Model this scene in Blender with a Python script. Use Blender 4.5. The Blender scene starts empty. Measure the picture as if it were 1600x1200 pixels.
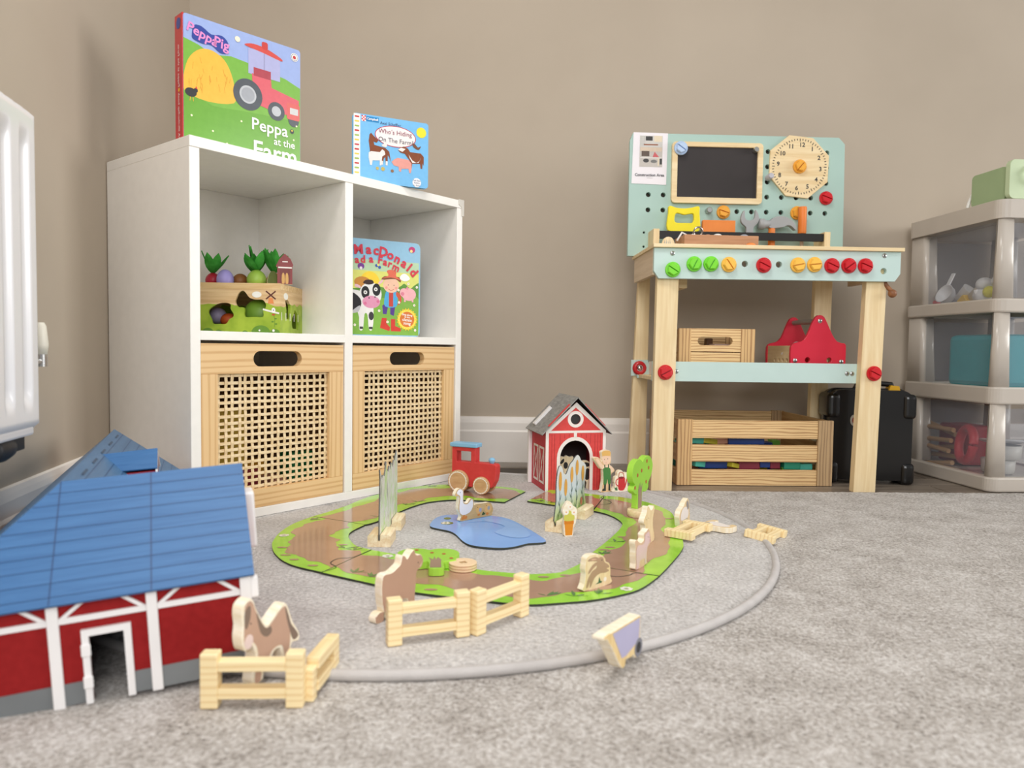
import bpy, math, random
from mathutils import Vector, Matrix, Euler
from mathutils.geometry import delaunay_2d_cdt
random.seed(11)
SC = bpy.context.scene
COL = SC.collection
PI = math.pi

# ------------------------------------------------------------------ camera
F_PX, PITCH, ROLL, CAM_H = 1148.5, 0.04775, 0.0138, 0.3655
fwd = Vector((0, math.cos(PITCH), -math.sin(PITCH)))
rgt = Vector((1, 0, 0))
dwn = Vector((0, -math.sin(PITCH), -math.cos(PITCH)))
r2 = rgt * math.cos(ROLL) - dwn * math.sin(ROLL)
d2 = rgt * math.sin(ROLL) + dwn * math.cos(ROLL)
cd = bpy.data.cameras.new('camera')
cd.sensor_fit = 'HORIZONTAL'
cd.sensor_width = 36.0
cd.lens = F_PX * 36.0 / 1600.0
cd.clip_start = 0.02
cd.dof.use_dof = True
cd.dof.focus_distance = 1.75
cd.dof.aperture_fstop = 4.6
cam = bpy.data.objects.new('camera', cd)
COL.objects.link(cam)
M = Matrix((r2, -d2, -fwd)).transposed().to_4x4()
M.translation = Vector((0, 0, CAM_H))
cam.matrix_world = M
SC.camera = cam

# ------------------------------------------------------------------ world, lights, exposure
w = bpy.data.worlds.new('world')
SC.world = w
w.use_nodes = True
bg = w.node_tree.nodes['Background']
bg.inputs[0].default_value = (1.0, 0.985, 0.965, 1)
bg.inputs[1].default_value = 0.34


def area(name, loc, target, sx, sy, power, color):
    ld = bpy.data.lights.new(name, 'AREA')
    ld.shape = 'RECTANGLE'
    ld.size, ld.size_y, ld.energy, ld.color = sx, sy, power, color
    lo = bpy.data.objects.new(name, ld)
    COL.objects.link(lo)
    lo.location = loc
    lo.rotation_euler = (Vector(target) - Vector(loc)).to_track_quat('-Z', 'Y').to_euler()
    return lo


area('ceiling_panel_light', (-0.15, 0.70, 2.40), (-0.15, 0.70, 0), 0.6, 0.6, 24, (1.0, 0.97, 0.93))
area('ceiling_panel_light', (0.60, -1.1, 2.40), (0.60, -1.1, 0), 0.6, 0.6, 14, (1.0, 0.97, 0.93))
area('window_light', (4.6, 0.85, 1.45), (-0.8, 1.3, 0.6), 2.4, 1.6, 86, (1.0, 0.985, 0.965))
area('window_light', (0.15, -1.8, 1.40), (-0.7, 1.6, 0.5), 1.6, 1.2, 42, (0.985, 0.99, 1.0))
vs = SC.view_settings
vs.view_transform = 'Standard'
vs.look = 'None'
vs.gamma = 1.0
vs.use_curve_mapping = False
vs.exposure = 0.09

# ------------------------------------------------------------------ materials
MATS = {}


def lin(c):
    o = []
    for v in c[:3]:
        v = v / 255.0
        o.append(v / 12.92 if v <= 0.04045 else ((v + 0.055) / 1.055) ** 2.4)
    return (o[0], o[1], o[2], 1.0)


def _new(name):
    m = bpy.data.materials.new(name)
    m.use_nodes = True
    nt = m.node_tree
    return m, nt, nt.nodes['Principled BSDF']


def _coords(nt, scale, rot=(0, 0, 0)):
    tc = nt.nodes.new('ShaderNodeTexCoord')
    mp = nt.nodes.new('ShaderNodeMapping')
    mp.inputs['Scale'].default_value = scale
    mp.inputs['Rotation'].default_value = rot
    nt.links.new(tc.outputs['Object'], mp.inputs['Vector'])
    return mp.outputs['Vector']


def _noise(nt, vec, scale, detail=3, rough=0.5, dist=0.0):
    n = nt.nodes.new('ShaderNodeTexNoise')
    n.inputs['Scale'].default_value = scale
    n.inputs['Detail'].default_value = detail
    n.inputs['Roughness'].default_value = rough
    n.inputs['Distortion'].default_value = dist
    nt.links.new(vec, n.inputs['Vector'])
    return n.outputs['Fac']


def _ramp(nt, fac, stops):
    r = nt.nodes.new('ShaderNodeValToRGB')
    while len(r.color_ramp.elements) < len(stops):
        r.color_ramp.elements.new(0.5)
    for e, (p, c) in zip(r.color_ramp.elements, stops):
        e.position = p
        e.color = lin(c)
    nt.links.new(fac, r.inputs['Fac'])
    return r.outputs['Color']


def _bump(nt, fac, bs, strength, dist):
    b = nt.nodes.new('ShaderNodeBump')
    b.inputs['Strength'].default_value = strength
    b.inputs['Distance'].default_value = dist
    nt.links.new(fac, b.inputs['Height'])
    nt.links.new(b.outputs['Normal'], bs.inputs['Normal'])


def paint(rgb, rough=0.5, var=6, nscale=14, coat=0.0, metal=0.0, bump=0.0, bscale=300):
    """even colour with a slight mottling"""
    key = ('p', tuple(rgb), rough, var, nscale, coat, metal, bump, bscale)
    if key in MATS:
        return MATS[key]
    m, nt, bs = _new('paint_%d_%d_%d' % tuple(int(v) for v in rgb))
    bs.inputs['Roughness'].default_value = rough
    bs.inputs['Metallic'].default_value = metal
    bs.inputs['Coat Weight'].default_value = coat
    bs.inputs['Coat Roughness'].default_value = 0.12
    v = _coords(nt, (1, 1, 1))
    f = _noise(nt, v, nscale, 3)
    a = [max(0, c - var) for c in rgb]
    b = [min(255, c + var) for c in rgb]
    nt.links.new(_ramp(nt, f, [(0.3, a), (0.7, b)]), bs.inputs['Base Color'])
    if bump:
        f2 = _noise(nt, v, bscale, 2)
        _bump(nt, f2, bs, bump, 0.002)
    MATS[key] = m
    return m


def wood(rgb, dark, axis='x', across=90.0, along=5.0, rough=0.5, contrast=(0.38, 0.66), coat=0.0):
    key = ('w', tuple(rgb), tuple(dark), axis, across, along, rough, contrast, coat)
    if key in MATS:
        return MATS[key]
    m, nt, bs = _new('wood_%s_%d_%d_%d' % ((axis,) + tuple(rgb)))
    bs.inputs['Roughness'].default_value = rough
    bs.inputs['Coat Weight'].default_value = coat
    sc = {'x': (along, across, across), 'y': (across, along, across), 'z': (across, across, along)}[axis]
    v = _coords(nt, sc)
    f = _noise(nt, v, 1.0, 4, 0.55, 0.6)
    v2 = _coords(nt, tuple(s * 3.5 for s in sc))
    f2 = _noise(nt, v2, 1.0, 2)
    ad = nt.nodes.new('ShaderNodeMath')
    ad.operation = 'MULTIPLY_ADD'
    ad.inputs[1].default_value = 0.25
    nt.links.new(f2, ad.inputs[0])
    nt.links.new(f, ad.inputs[2])
    sb = nt.nodes.new('ShaderNodeMath')
    sb.operation = 'SUBTRACT'
    sb.inputs[1].default_value = 0.125
    nt.links.new(ad.outputs[0], sb.inputs[0])
    nt.links.new(_ramp(nt, sb.outputs[0], [(contrast[0], dark), (contrast[1], rgb)]), bs.inputs['Base Color'])
    _bump(nt, f, bs, 0.12, 0.001)
    MATS[key] = m
    return m


def grained(rgb, dark, axis='x', rings=30.0, rough=0.5, dist=3.0, detail=1.5, lo=0.15, stretch=0.09):
    """pine-like growth rings: banded wave stretched along the grain"""
    key = ('g', tuple(rgb), tuple(dark), axis, rings, rough, dist, detail, lo, stretch)
    if key in MATS:
        return MATS[key]
    m, nt, bs = _new('grain_%s_%d_%d_%d' % ((axis,) + tuple(rgb)))
    bs.inputs['Roughness'].default_value = rough
    k = stretch
    sc = {'x': (k, 1, 1), 'y': (1, k, 1), 'z': (1, 1, k)}[axis]
    v = _coords(nt, sc)
    wv = nt.nodes.new('ShaderNodeTexWave')
    wv.wave_type = 'BANDS'
    wv.bands_direction = 'DIAGONAL' if axis == 'y' else ('Z' if axis == 'x' else 'X')
    wv.inputs['Scale'].default_value = rings
    wv.inputs['Distortion'].default_value = dist
    wv.inputs['Detail'].default_value = 2
    wv.inputs['Detail Scale'].default_value = detail
    nt.links.new(v, wv.inputs['Vector'])
    f2 = _noise(nt, v, 260, 2)
    mx = nt.nodes.new('ShaderNodeMath')
    mx.operation = 'MULTIPLY_ADD'
    mx.inputs[1].default_value = 0.30
    nt.links.new(f2, mx.inputs[0])
    nt.links.new(wv.outputs['Fac'], mx.inputs[2])
    nt.links.new(_ramp(nt, mx.outputs[0], [(lo, dark), (0.62, rgb)]), bs.inputs['Base Color'])
    MATS[key] = m
    return m


def glassy(rgb, alpha=0.3, rough=0.15):
    """thin translucent plastic"""
    key = ('t', tuple(rgb), alpha, rough)
    if key in MATS:
        return MATS[key]
    m, nt, bs = _new('translucent_plastic')
    bs.inputs['Base Color'].default_value = lin(rgb)
    bs.inputs['Roughness'].default_value = rough
    bs.inputs['Alpha'].default_value = alpha
    MATS[key] = m
    return m


def flat(rgb, rough=0.45):
    return paint(rgb, rough, 3, 60)


# ------------------------------------------------------------------ mesh helpers
def az_rot(az):
    return math.radians(90.0 - az)


def setp(o, label=None, cat=None, group=None, kind=None):
    if label:
        o['label'] = label
    if cat:
        o['category'] = cat
    if group:
        o['group'] = group
    if kind:
        o['kind'] = kind
    return o


def thing(name, loc, az=90.0, label=None, cat=None, group=None, kind=None, rot=None):
    o = bpy.data.objects.new(name, None)
    o.empty_display_size = 0.02
    COL.objects.link(o)
    o.location = loc
    o.rotation_euler = rot if rot is not None else (0, 0, az_rot(az))
    return setp(o, label, cat, group, kind)


def link(name, me, parent=None, bevel=0.0, seg=2, smooth=False):
    o = bpy.data.objects.new(name, me)
    COL.objects.link(o)
    if parent is not None:
        o.parent = parent
    if bevel:
        b = o.modifiers.new('bevel', 'BEVEL')
        b.width = bevel
        b.segments = seg
        b.limit_method = 'ANGLE'
        b.angle_limit = math.radians(40)
    if smooth:
        for p in me.polygons:
            p.use_smooth = True
    return o


class MB:
    """collects shapes into one mesh"""

    def __init__(self):
        self.v, self.f, self.mi, self.mats, self.sm = [], [], [], [], []

    def m(self, mat):
        if mat not in self.mats:
            self.mats.append(mat)
        return self.mats.index(mat)

    def add(self, vs_, fs_, mat, smooth=False):
        b = len(self.v)
        self.v += [tuple(p) for p in vs_]
        k = self.m(mat)
        for f in fs_:
            self.f.append([b + i for i in f])
            self.mi.append(k)
            self.sm.append(smooth)
        return self

    def box(self, x, y, z, mat):
        vs_ = [(x[i], y[j], z[k]) for i in (0, 1) for j in (0, 1) for k in (0, 1)]
        fs_ = [(0, 1, 3, 2), (4, 6, 7, 5), (0, 4, 5, 1), (2, 3, 7, 6), (0, 2, 6, 4), (1, 5, 7, 3)]
        return self.add(vs_, fs_, mat)

    def loft(self, rings, mat, caps=True, smooth=False, closed=True):
        n = len(rings[0])
        vs_ = [p for r in rings for p in r]
        fs_ = []
        for a in range(len(rings) - 1):
            for i in range(n if closed else n - 1):
                j = (i + 1) % n
                fs_.append((a * n + i, a * n + j, (a + 1) * n + j, (a + 1) * n + i))
        self.add(vs_, fs_, mat, smooth)
        if caps:
            self.add(rings[0], [tuple(range(n))[::-1]], mat)
            self.add(rings[-1], [tuple(range(n))], mat)
        return self

    def lathe(self, prof, c, axis, mat, seg=24, smooth=True):
        rings = []
        for r, h in prof:
            ring = []
            for i in range(seg):
                t = 2 * PI * i / seg
                a, b = r * math.cos(t), r * math.sin(t)
                p = {'z': (a, b, h), 'y': (a, -h, b), 'x': (h, a, b)}[axis]
                ring.append((c[0] + p[0], c[1] + p[1], c[2] + p[2]))
            rings.append(ring)
        return self.loft(rings, mat, True, smooth)

    def tube(self, pts, r, mat, seg=8, smooth=True, flat_=None):
        pts = [Vector(p) for p in pts]
        rings = []
        up = Vector((0, 0, 1))
        for i, p in enumerate(pts):
            t = (pts[min(i + 1, len(pts) - 1)] - pts[max(i - 1, 0)]).normalized()
            s = t.cross(up)
            if s.length < 1e-3:
                s = t.cross(Vector((0, 1, 0)))
            s.normalize()
            u = s.cross(t)
            rr = r[i] if isinstance(r, (list, tuple)) else r
            rings.append([tuple(p + s * math.cos(2 * PI * k / seg) * rr + u * math.sin(2 * PI * k / seg) * rr *
                                (flat_ or 1)) for k in range(seg)])
        return self.loft(rings, mat, True, smooth)

    def build(self, name, parent=None, bevel=0.0, seg=2):
        me = bpy.data.meshes.new(name)
        me.from_pydata(self.v, [], self.f)
        for mt in self.mats:
            me.materials.append(mt)
        me.polygons.foreach_set('material_index', self.mi)
        me.polygons.foreach_set('use_smooth', self.sm)
        me.update()
        return link(name, me, parent, bevel, seg)


def box(name, x, y, z, mat, parent=None, bevel=0.0, seg=2):
    return MB().box(x, y, z, mat).build(name, parent, bevel, seg)


def _ccw(p):
    a = sum(p[i][0] * p[(i + 1) % len(p)][1] - p[(i + 1) % len(p)][0] * p[i][1] for i in range(len(p)))
    return p if a > 0 else p[::-1]


def _inside(p, lp):
    c = False
    j = len(lp) - 1
    for i in range(len(lp)):
        a, b = lp[i], lp[j]
        if (a[1] > p[1]) != (b[1] > p[1]) and p[0] < (b[0] - a[0]) * (p[1] - a[1]) / (b[1] - a[1]) + a[0]:
            c = not c
        j = i
    return c


def tri2d(loops):
    vs_, es_ = [], []
    for lp in loops:
        b = len(vs_)
        vs_ += [Vector((p[0] * 1000, p[1] * 1000)) for p in lp]
        es_ += [(b + i, b + (i + 1) % len(lp)) for i in range(len(lp))]
    r = delaunay_2d_cdt(vs_, es_, [], 0, 1e-6)
    pv = [(v[0] / 1000, v[1] / 1000) for v in r[0]]
    out = []
    for f in r[2]:
        c = (sum(pv[i][0] for i in f) / len(f), sum(pv[i][1] for i in f) / len(f))
        if _inside(c, loops[0]) and not any(_inside(c, h) for h in loops[1:]):
            out.append(tuple(f))
    return pv, out


def _map(plane):
    return {'xz': lambda u, v, d: (u, d, v), 'xy': lambda u, v, d: (u, v, d), 'yz': lambda u, v, d: (d, u, v)}[plane]


def plate_mb(mb, outline, d0, d1, face, side=None, holes=(), plane='xz'):
    side = side or face
    loops = [_ccw(list(outline))] + [_ccw(list(h))[::-1] for h in holes]
    pv, pf = tri2d(loops)
    mp = _map(plane)
    mb.add([mp(u, v, d0) for u, v in pv], pf, face)
    mb.add([mp(u, v, d1) for u, v in pv], [f[::-1] for f in pf], face)
    for lp in loops:
        n = len(lp)
        mb.add([mp(u, v, d0) for u, v in lp] + [mp(u, v, d1) for u, v in lp],
               [(i, (i + 1) % n, n + (i + 1) % n, n + i) for i in range(n)], side)
    return mb


def fixn(o):
    import bmesh
    bm = bmesh.new()
    bm.from_mesh(o.data)
    bmesh.ops.remove_doubles(bm, verts=bm.verts, dist=1e-6)
    bmesh.ops.recalc_face_normals(bm, faces=bm.faces)
    bm.to_mesh(o.data)
    bm.free()
    return o


def plate(name, outline, d0, d1, face, side=None, holes=(), plane='xz', parent=None, bevel=0.0, seg=2):
    o = plate_mb(MB(), outline, d0, d1, face, side, holes, plane).build(name, parent, bevel, seg)
    return fixn(o)


def decal(name, polys, parent, plane='xz', d=-0.0003, step=-0.000012):
    """flat print: thin coloured shapes just proud of the surface"""
    mb = MB()
    mp = _map(plane)
    for i, (pts, mat) in enumerate(polys):
        pv, pf = tri2d([_ccw(list(pts))])
        dd = d + step * i
        mb.add([mp(u, v, dd) for u, v in pv], pf, mat)
    return mb.build(name, parent)


def circ(cx, cy, r, n=20, ry=None, a0=0.0):
    ry = r if ry is None else ry
    return [(cx + r * math.cos(2 * PI * i / n + a0), cy + ry * math.sin(2 * PI * i / n + a0)) for i in range(n)]


def rrect(x0, y0, x1, y1, r, n=4):
    o = []
    for cx, cy, a in ((x1 - r, y1 - r, 0), (x0 + r, y1 - r, 90), (x0 + r, y0 + r, 180), (x1 - r, y0 + r, 270)):
        for i in range(n + 1):
            t = math.radians(a + 90 * i / n)
            o.append((cx + r * math.cos(t), cy + r * math.sin(t)))
    return o


def rect(x0, y0, x1, y1):
    return [(x0, y0), (x1, y0), (x1, y1), (x0, y1)]


def stroke(pts, wd):
    """a line of width wd as a polygon"""
    L, R = [], []
    for i, p in enumerate(pts):
        a = pts[max(i - 1, 0)]
        b = pts[min(i + 1, len(pts) - 1)]
        dx, dy = b[0] - a[0], b[1] - a[1]
        l = math.hypot(dx, dy) or 1
        nx, ny = -dy / l * wd / 2, dx / l * wd / 2
        L.append((p[0] + nx, p[1] + ny))
        R.append((p[0] - nx, p[1] - ny))
    return L + R[::-1]


def smooth(pts, n=4, closed=True):
    o = []
    N = len(pts)
    for i in range(N if closed else N - 1):
        if closed:
            p0, p1, p2, p3 = pts[i - 1], pts[i], pts[(i + 1) % N], pts[(i + 2) % N]
        else:
            p0, p1, p2, p3 = pts[max(i - 1, 0)], pts[i], pts[i + 1], pts[min(i + 2, N - 1)]
        for k in range(n):
            t = k / n
            o.append(tuple(0.5 * (2 * p1[j] + (p2[j] - p0[j]) * t + (2 * p0[j] - 5 * p1[j] + 4 * p2[j] - p3[j]) * t * t +
                                  (3 * p1[j] - p0[j] - 3 * p2[j] + p3[j]) * t ** 3) for j in range(2)))
    if not closed:
        o.append(tuple(pts[-1]))
    return o


def mm(pts):
    return [(a / 1000.0, b / 1000.0) for a, b in pts]


def shift(pts, dx, dy):
    return [(a + dx, b + dy) for a, b in pts]


def text(name, body, size, u, v, mat, parent, plane='xz', d=-0.0012, rot=0.0, align='CENTER', sx=1.0, bold=0.0):
    cu = bpy.data.curves.new('txt', 'FONT')
    cu.body = body
    cu.size = size
    cu.align_x = align
    cu.align_y = 'CENTER'
    cu.resolution_u = 2
    cu.offset = bold
    tmp = bpy.data.objects.new('txt', cu)
    me = bpy.data.meshes.new_from_object(tmp)
    me.name = name
    bpy.data.objects.remove(tmp)
    bpy.data.curves.remove(cu)
    mp = _map(plane)
    c, s = math.cos(rot), math.sin(rot)
    for vt in me.vertices:
        x, y = vt.co.x * sx, vt.co.y
        vt.co = mp(u + x * c - y * s, v + x * s + y * c, d)
    me.materials.clear()
    me.materials.append(mat)
    return link(name, me, parent)


def copies(me, name, parent, loc=(0, 0, 0), rot=(0, 0, 0), bevel=0.0):
    o = link(name, me, parent, bevel)
    o.location = loc
    o.rotation_euler = rot
    return o


def dup(root, loc, az, label, group=None, rot=None):
    r = root.copy()
    COL.objects.link(r)
    r.location = loc
    r.rotation_euler = rot if rot is not None else (0, 0, az_rot(az))
    r['label'] = label
    if group:
        r['group'] = group
    for ch in list(root.children):
        c = ch.copy()
        COL.objects.link(c)
        c.parent = r
        for g in ch.children:
            d = g.copy()
            COL.objects.link(d)
            d.parent = c
    return r


# common materials
WHITE = paint((240, 236, 230), 0.42, 2)
BLACKM = paint((22, 20, 20), 0.5, 3)
DARK = paint((40, 40, 42), 0.5, 4)
PALEWOOD = wood((243, 226, 190), (228, 202, 156), 'z', 120, 12)
CHROME = paint((205, 205, 205), 0.25, 3, metal=1.0)

# ================================================================== the setting
WALLP = paint((186, 173, 156), 0.75, 3, 3, bump=0.04, bscale=160)
SKIRT = paint((236, 230, 223), 0.4, 2)
WL_AZ = math.radians(-11.94)
WE = Vector((math.sin(WL_AZ), math.cos(WL_AZ), 0))
WN = Vector((math.cos(WL_AZ), -math.sin(WL_AZ), 0))
W0 = Vector((-0.807, 1.15, 0))
CORNER = Vector((-1.096, 2.517, 0))


def wall_x(y):
    return W0.x + (y - W0.y) * WE.x / WE.y


setp(box('wall_back', (-1.12, 3.0), (2.517, 2.60), (-0.03, 2.45), WALLP), kind='structure')
p_far = W0 + WE * ((2.57 - 1.15) / WE.y)
p_near = W0 + WE * (-1.9)
mb = MB()
q = [p_near, p_far, p_far - WN * 0.08, p_near - WN * 0.08]
mb.loft([[(p.x, p.y, -0.03) for p in q], [(p.x, p.y, 2.45) for p in q]], WALLP)
wl = fixn(mb.build('wall_left'))
setp(wl, kind='structure')

SPROF = [(0, -0.022), (-0.016, -0.022), (-0.016, 0.082), (-0.0125, 0.088), (-0.0115, 0.112), (-0.009, 0.122),
         (-0.006, 0.131), (0, 0.133)]
mb = MB()
mb.loft([[(x, 2.517 + d, z) for d, z in SPROF] for x in (-0.86, 3.0)], SKIRT)
setp(fixn(mb.build('baseboard_back')), kind='structure')
mb = MB()
rings = []
for t in (-1.9, (1.60 - 1.15) / WE.y):
    p = W0 + WE * t
    rings.append([((p - WN * d).x, (p - WN * d).y, z) for d, z in SPROF])
mb.loft(rings, SKIRT)
setp(fixn(mb.build('baseboard_left')), kind='structure')

# floor: laminate boards, seen behind the carpet's edge
fl = box('floor', (-1.2, 3.0), (-0.8, 2.56), (-0.06, -0.0275), paint((70, 62, 54), 0.7))
setp(fl, kind='structure')
LAM = [grained((150 + d, 138 + d, 124 + d), (108 + d, 97 + d, 86 + d), 'x', 26, 0.35, 5, 2, 0.1, 0.05)
       for d in (0, 8, -7)]
pm = []
for k in range(3):
    tmp = box('plank', (0, 1.196), (0, 0.1215), (-0.006, 0), LAM[k], fl, 0.0012, 1)
    pm.append(tmp.data)
    bpy.data.objects.remove(tmp)
for r in range(7):
    y = 1.668 + r * 0.1225
    x = -0.85 + (r * 0.43) % 0.8 - 0.8
    while x < 2.2:
        if x > -1.2 + 0.3 - 0.45 and x + 1.2 < 3.0:
            yy = min(y, 2.5)
            if x > wall_x(yy + 0.12) + 0.01 or x > -0.8:
                o = copies(pm[random.randrange(3)], 'plank', fl, (x, y, -0.022), bevel=0.0012)
        x += 1.2

# fitted carpet, heathered short pile
def carpet_mat(name, cols, s1, s2, bump):
    m, nt, bs = _new(name)
    bs.inputs['Roughness'].default_value = 0.95
    bs.inputs['Sheen Weight'].default_value = 0.25
    v = _coords(nt, (1, 1, 1))
    a = _noise(nt, v, s1, 3, 0.65)
    b = _noise(nt, v, s2, 3, 0.6)
    mxx = nt.nodes.new('ShaderNodeMath')
    mxx.operation = 'MULTIPLY_ADD'
    mxx.inputs[1].default_value = 0.35
    nt.links.new(b, mxx.inputs[0])
    nt.links.new(a, mxx.inputs[2])
    nt.links.new(_ramp(nt, mxx.outputs[0], cols), bs.inputs['Base Color'])
    _bump(nt, a, bs, bump, 0.006)
    return m


CARPET = carpet_mat('carpet_pile', [(0.46, (112, 104, 96)), (0.59, (164, 156, 148)), (0.70, (186, 180, 174)),
                                    (0.84, (216, 212, 208))], 230, 14, 0.9)
rng = random.Random(3)


def edge_y(x):
    return 1.978 + 0.035 * (x - 0.3)


mb = MB()
NX, NY = 330, 210
rows = []
for j in range(NY + 1):
    row = []
    for i in range(NX + 1):
        s = i / NX
        t = j / NY
        y = 0.15 + (1.98 - 0.15) * t
        xl = wall_x(y) + 0.018
        x = xl + (2.1 - xl) * s
        y = 0.15 + (edge_y(x) - 0.15) * t
        e = min(1, (1 - t) * NY / 2.0)
        row.append((x, y, -0.0115 + 0.0016 * rng.random() - 0.006 * (1 - e)))
    rows.append(row)
vs_ = [p for r in rows for p in r]
fs_ = [(j * (NX + 1) + i, j * (NX + 1) + i + 1, (j + 1) * (NX + 1) + i + 1, (j + 1) * (NX + 1) + i)
       for j in range(NY) for i in range(NX)]
mb.add(vs_, fs_, CARPET, True)
last = rows[-1]
mb.add(last + [(p[0], p[1] + 0.001, -0.0215) for p in last],
       [(i + 1, i, NX + 1 + i, NX + 2 + i) for i in range(NX)], CARPET)
setp(mb.build('carpet'), 'heathered grey beige fitted carpet covering the front of the room', 'carpet')

# round rug
CUB = Vector((-0.6287, 1.4379, 0))
CAZ = 38.72
ca = math.radians(CAZ)
CE = Vector((math.sin(ca), math.cos(ca), 0))
CN = Vector((-math.cos(ca), math.sin(ca), 0))
RC, RR = Vector((-0.173, 1.487, 0)), 0.675
RUGM = carpet_mat('rug_plush', [(0.42, (134, 129, 125)), (0.57, (175, 171, 168)), (0.70, (190, 187, 185)), (0.86, (214, 211, 208))], 170, 11, 0.7)
PIPE = paint((188, 184, 182), 0.9, 5, 40, bump=0.3, bscale=500)
rug = thing('round_rug', (0, 0, 0), 90, 'round pale grey plush rug with piped edge under the toy track', 'rug')
rpts = []
for i in range(180):
    t = 2 * PI * i / 180
    p = RC + Vector((math.cos(t), math.sin(t), 0)) * RR
    rpts.append(p)
inside = [(p - CUB).dot(CN) <= 0.012 for p in rpts]
st = next(i for i in range(180) if inside[i] and not inside[i - 1])
arc = []
k = st
while inside[k % 180] and k < st + 180:
    arc.append(rpts[k % 180])
    k += 1
NR = 46
vs_, fs_ = [], []
mid = (arc[0] + arc[-1]) * 0.5
for i, p in enumerate(arc):
    for r in range(NR + 1):
        g = mid + (p - mid) * (r / NR)
        vs_.append((g.x, g.y, -0.001 + 0.0012 * rng.random() - (0.004 if r == NR else 0)))
for i in range(len(arc) - 1):
    for r in range(NR):
        a = i * (NR + 1) + r
        fs_.append((a, a + 1, a + NR + 2, a + NR + 1))
mb = MB()
mb.add(vs_, fs_, RUGM, True)
mb.add([(p.x, p.y, -0.004) for p in arc] + [(p.x, p.y, -0.0105) for p in arc],
       [(i, i + 1, len(arc) + i + 1, len(arc) + i) for i in range(len(arc) - 1)], RUGM)
fixn(mb.build('pile', rug))
mb = MB()
mb.tube([(p.x, p.y, -0.0045) for p in arc], 0.0068, PIPE, 10)
mb.build('piping', rug)

# ================================================================== radiator
rad = thing('radiator', W0, -11.94, 'white ribbed panel radiator on the wall at the left edge', 'radiator')
RADM = paint((236, 235, 237), 0.28, 1, coat=0.3)
mb = MB()
x0, x1, z0, z1 = -0.80, -0.052, 0.236, 0.708
nx, nz = 300, 60
vs_ = []
for j in range(nz + 1):
    z = z0 + (z1 - z0) * j / nz
    kz = max(0, min(1, (z - 0.268) / 0.022)) * max(0, min(1, (0.672 - z) / 0.022))
    for i in range(nx + 1):
        x = x0 + (x1 - x0) * i / nx
        ph = ((x + 0.096) / 0.0585) % 1.0
        kx = max(0.0, math.cos(2 * PI * ph)) ** 0.6
        ed = 0.010 * max(0, 1 - min(x - x0, x1 - x, z - z0, z1 - z) / 0.010) ** 2
        vs_.append((x, -0.082 + 0.009 * kx * kz + ed, z))
fs_ = [(j * (nx + 1) + i, j * (nx + 1) + i + 1, (j + 1) * (nx + 1) + i + 1, (j + 1) * (nx + 1) + i)
       for j in range(nz) for i in range(nx)]
mb.add(vs_, fs_, RADM, True)
mb.build('front_panel', rad)
box('body', (x0, x1 - 0.004), (-0.0715, -0.022), (z0 + 0.004, z1 - 0.004), RADM, rad, 0.002)
box('side_cover', (x1 - 0.006, x1 + 0.002), (-0.072, -0.018), (0.238, 0.705), RADM, rad, 0.003)
mb = MB()
for i in range(24):
    x = x0 + 0.01 + i * 0.0305
    mb.box((x, x + 0.02), (-0.07, -0.025), (z1 - 0.004, z1 + 0.002), RADM)
mb.build('top_grille', rad)
box('lower_lip', (x0, x1 - 0.01), (-0.076, -0.05), (0.226, 0.24), RADM, rad, 0.004)
mb = MB()
mb.lathe([(0.010, -0.03), (0.017, -0.026), (0.019, 0.0), (0.016, 0.02), (0.010, 0.026)], (-0.135, -0.058, 0.214), 'x', DARK)
mb.box((-0.125, -0.075), (-0.068, -0.045), (0.206, 0.226), DARK)
mb.build('drain_valve', rad, 0.002)
box('wall_bracket', (-0.4, -0.37), (-0.025, -0.001), (0.25, 0.69), RADM, rad)
vl = MB()
vl.lathe([(0.0, -0.018), (0.010, -0.016), (0.012, 0.0), (0.009, 0.03), (0.006, 0.036)], (0.045, -0.045, 0.362), 'z',
         paint((236, 232, 218), 0.4))
vl.lathe([(0.010, -0.01), (0.010, 0.012)], (0.045, -0.045, 0.336), 'z', CHROME)
vl.tube([(0.045, -0.045, 0.334), (-0.03, -0.045, 0.334), (-0.058, -0.045, 0.334)], 0.006, CHROME)
vl.tube([(0.045, -0.045, 0.334), (0.045, -0.02, 0.334), (0.045, -0.002, 0.334)], 0.006, CHROME)
vl.build('thermostat_valve', rad)

# ================================================================== cube shelf
shelf = thing('cube_shelf', CUB, CAZ, 'white two by two cube shelf unit standing across the corner', 'shelf')
CW, CDp, CH, CT = 0.778, 0.366, 0.77, 0.021
FOIL = paint((243, 240, 234), 0.38, 2, 40)
bx = lambda n, x, y, z: box(n, x, y, z, FOIL, shelf, 0.0008, 1)
bx('top_panel', (0, CW), (0, CDp), (CH - CT, CH))
bx('side_panel', (0, CT), (0.001, CDp), (0, CH - CT))
bx('side_panel', (CW - CT, CW), (0.001, CDp), (0, CH - CT))
bx('divider', (0.376, 0.399), (0.001, CDp - 0.006), (0.019, CH - CT))
bx('bottom_panel', (CT, CW - CT), (0.001, CDp - 0.006), (0, 0.019))
bx('middle_shelf', (CT, 0.376), (0.001, CDp - 0.006), (0.3745, 0.393))
bx('middle_shelf', (0.399, CW - CT), (0.001, CDp - 0.006), (0.3745, 0.393))
bx('back_panel', (CT, CW - CT), (CDp - 0.006, CDp - 0.002), (0, CH - CT))
GUARD = glassy((240, 236, 228), 0.55, 0.2)
mb = MB()
plate_mb(mb, [(0.764, 0.7715), (0.7805, 0.7715), (0.7805, 0.728), (0.773, 0.728), (0.772, 0.752), (0.760, 0.758), (0.760, 0.7715)],
         -0.0025, -0.0002, GUARD)
mb.box((0.7782, 0.7805), (-0.002, 0.018), (0.728, 0.7715), GUARD)
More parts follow.
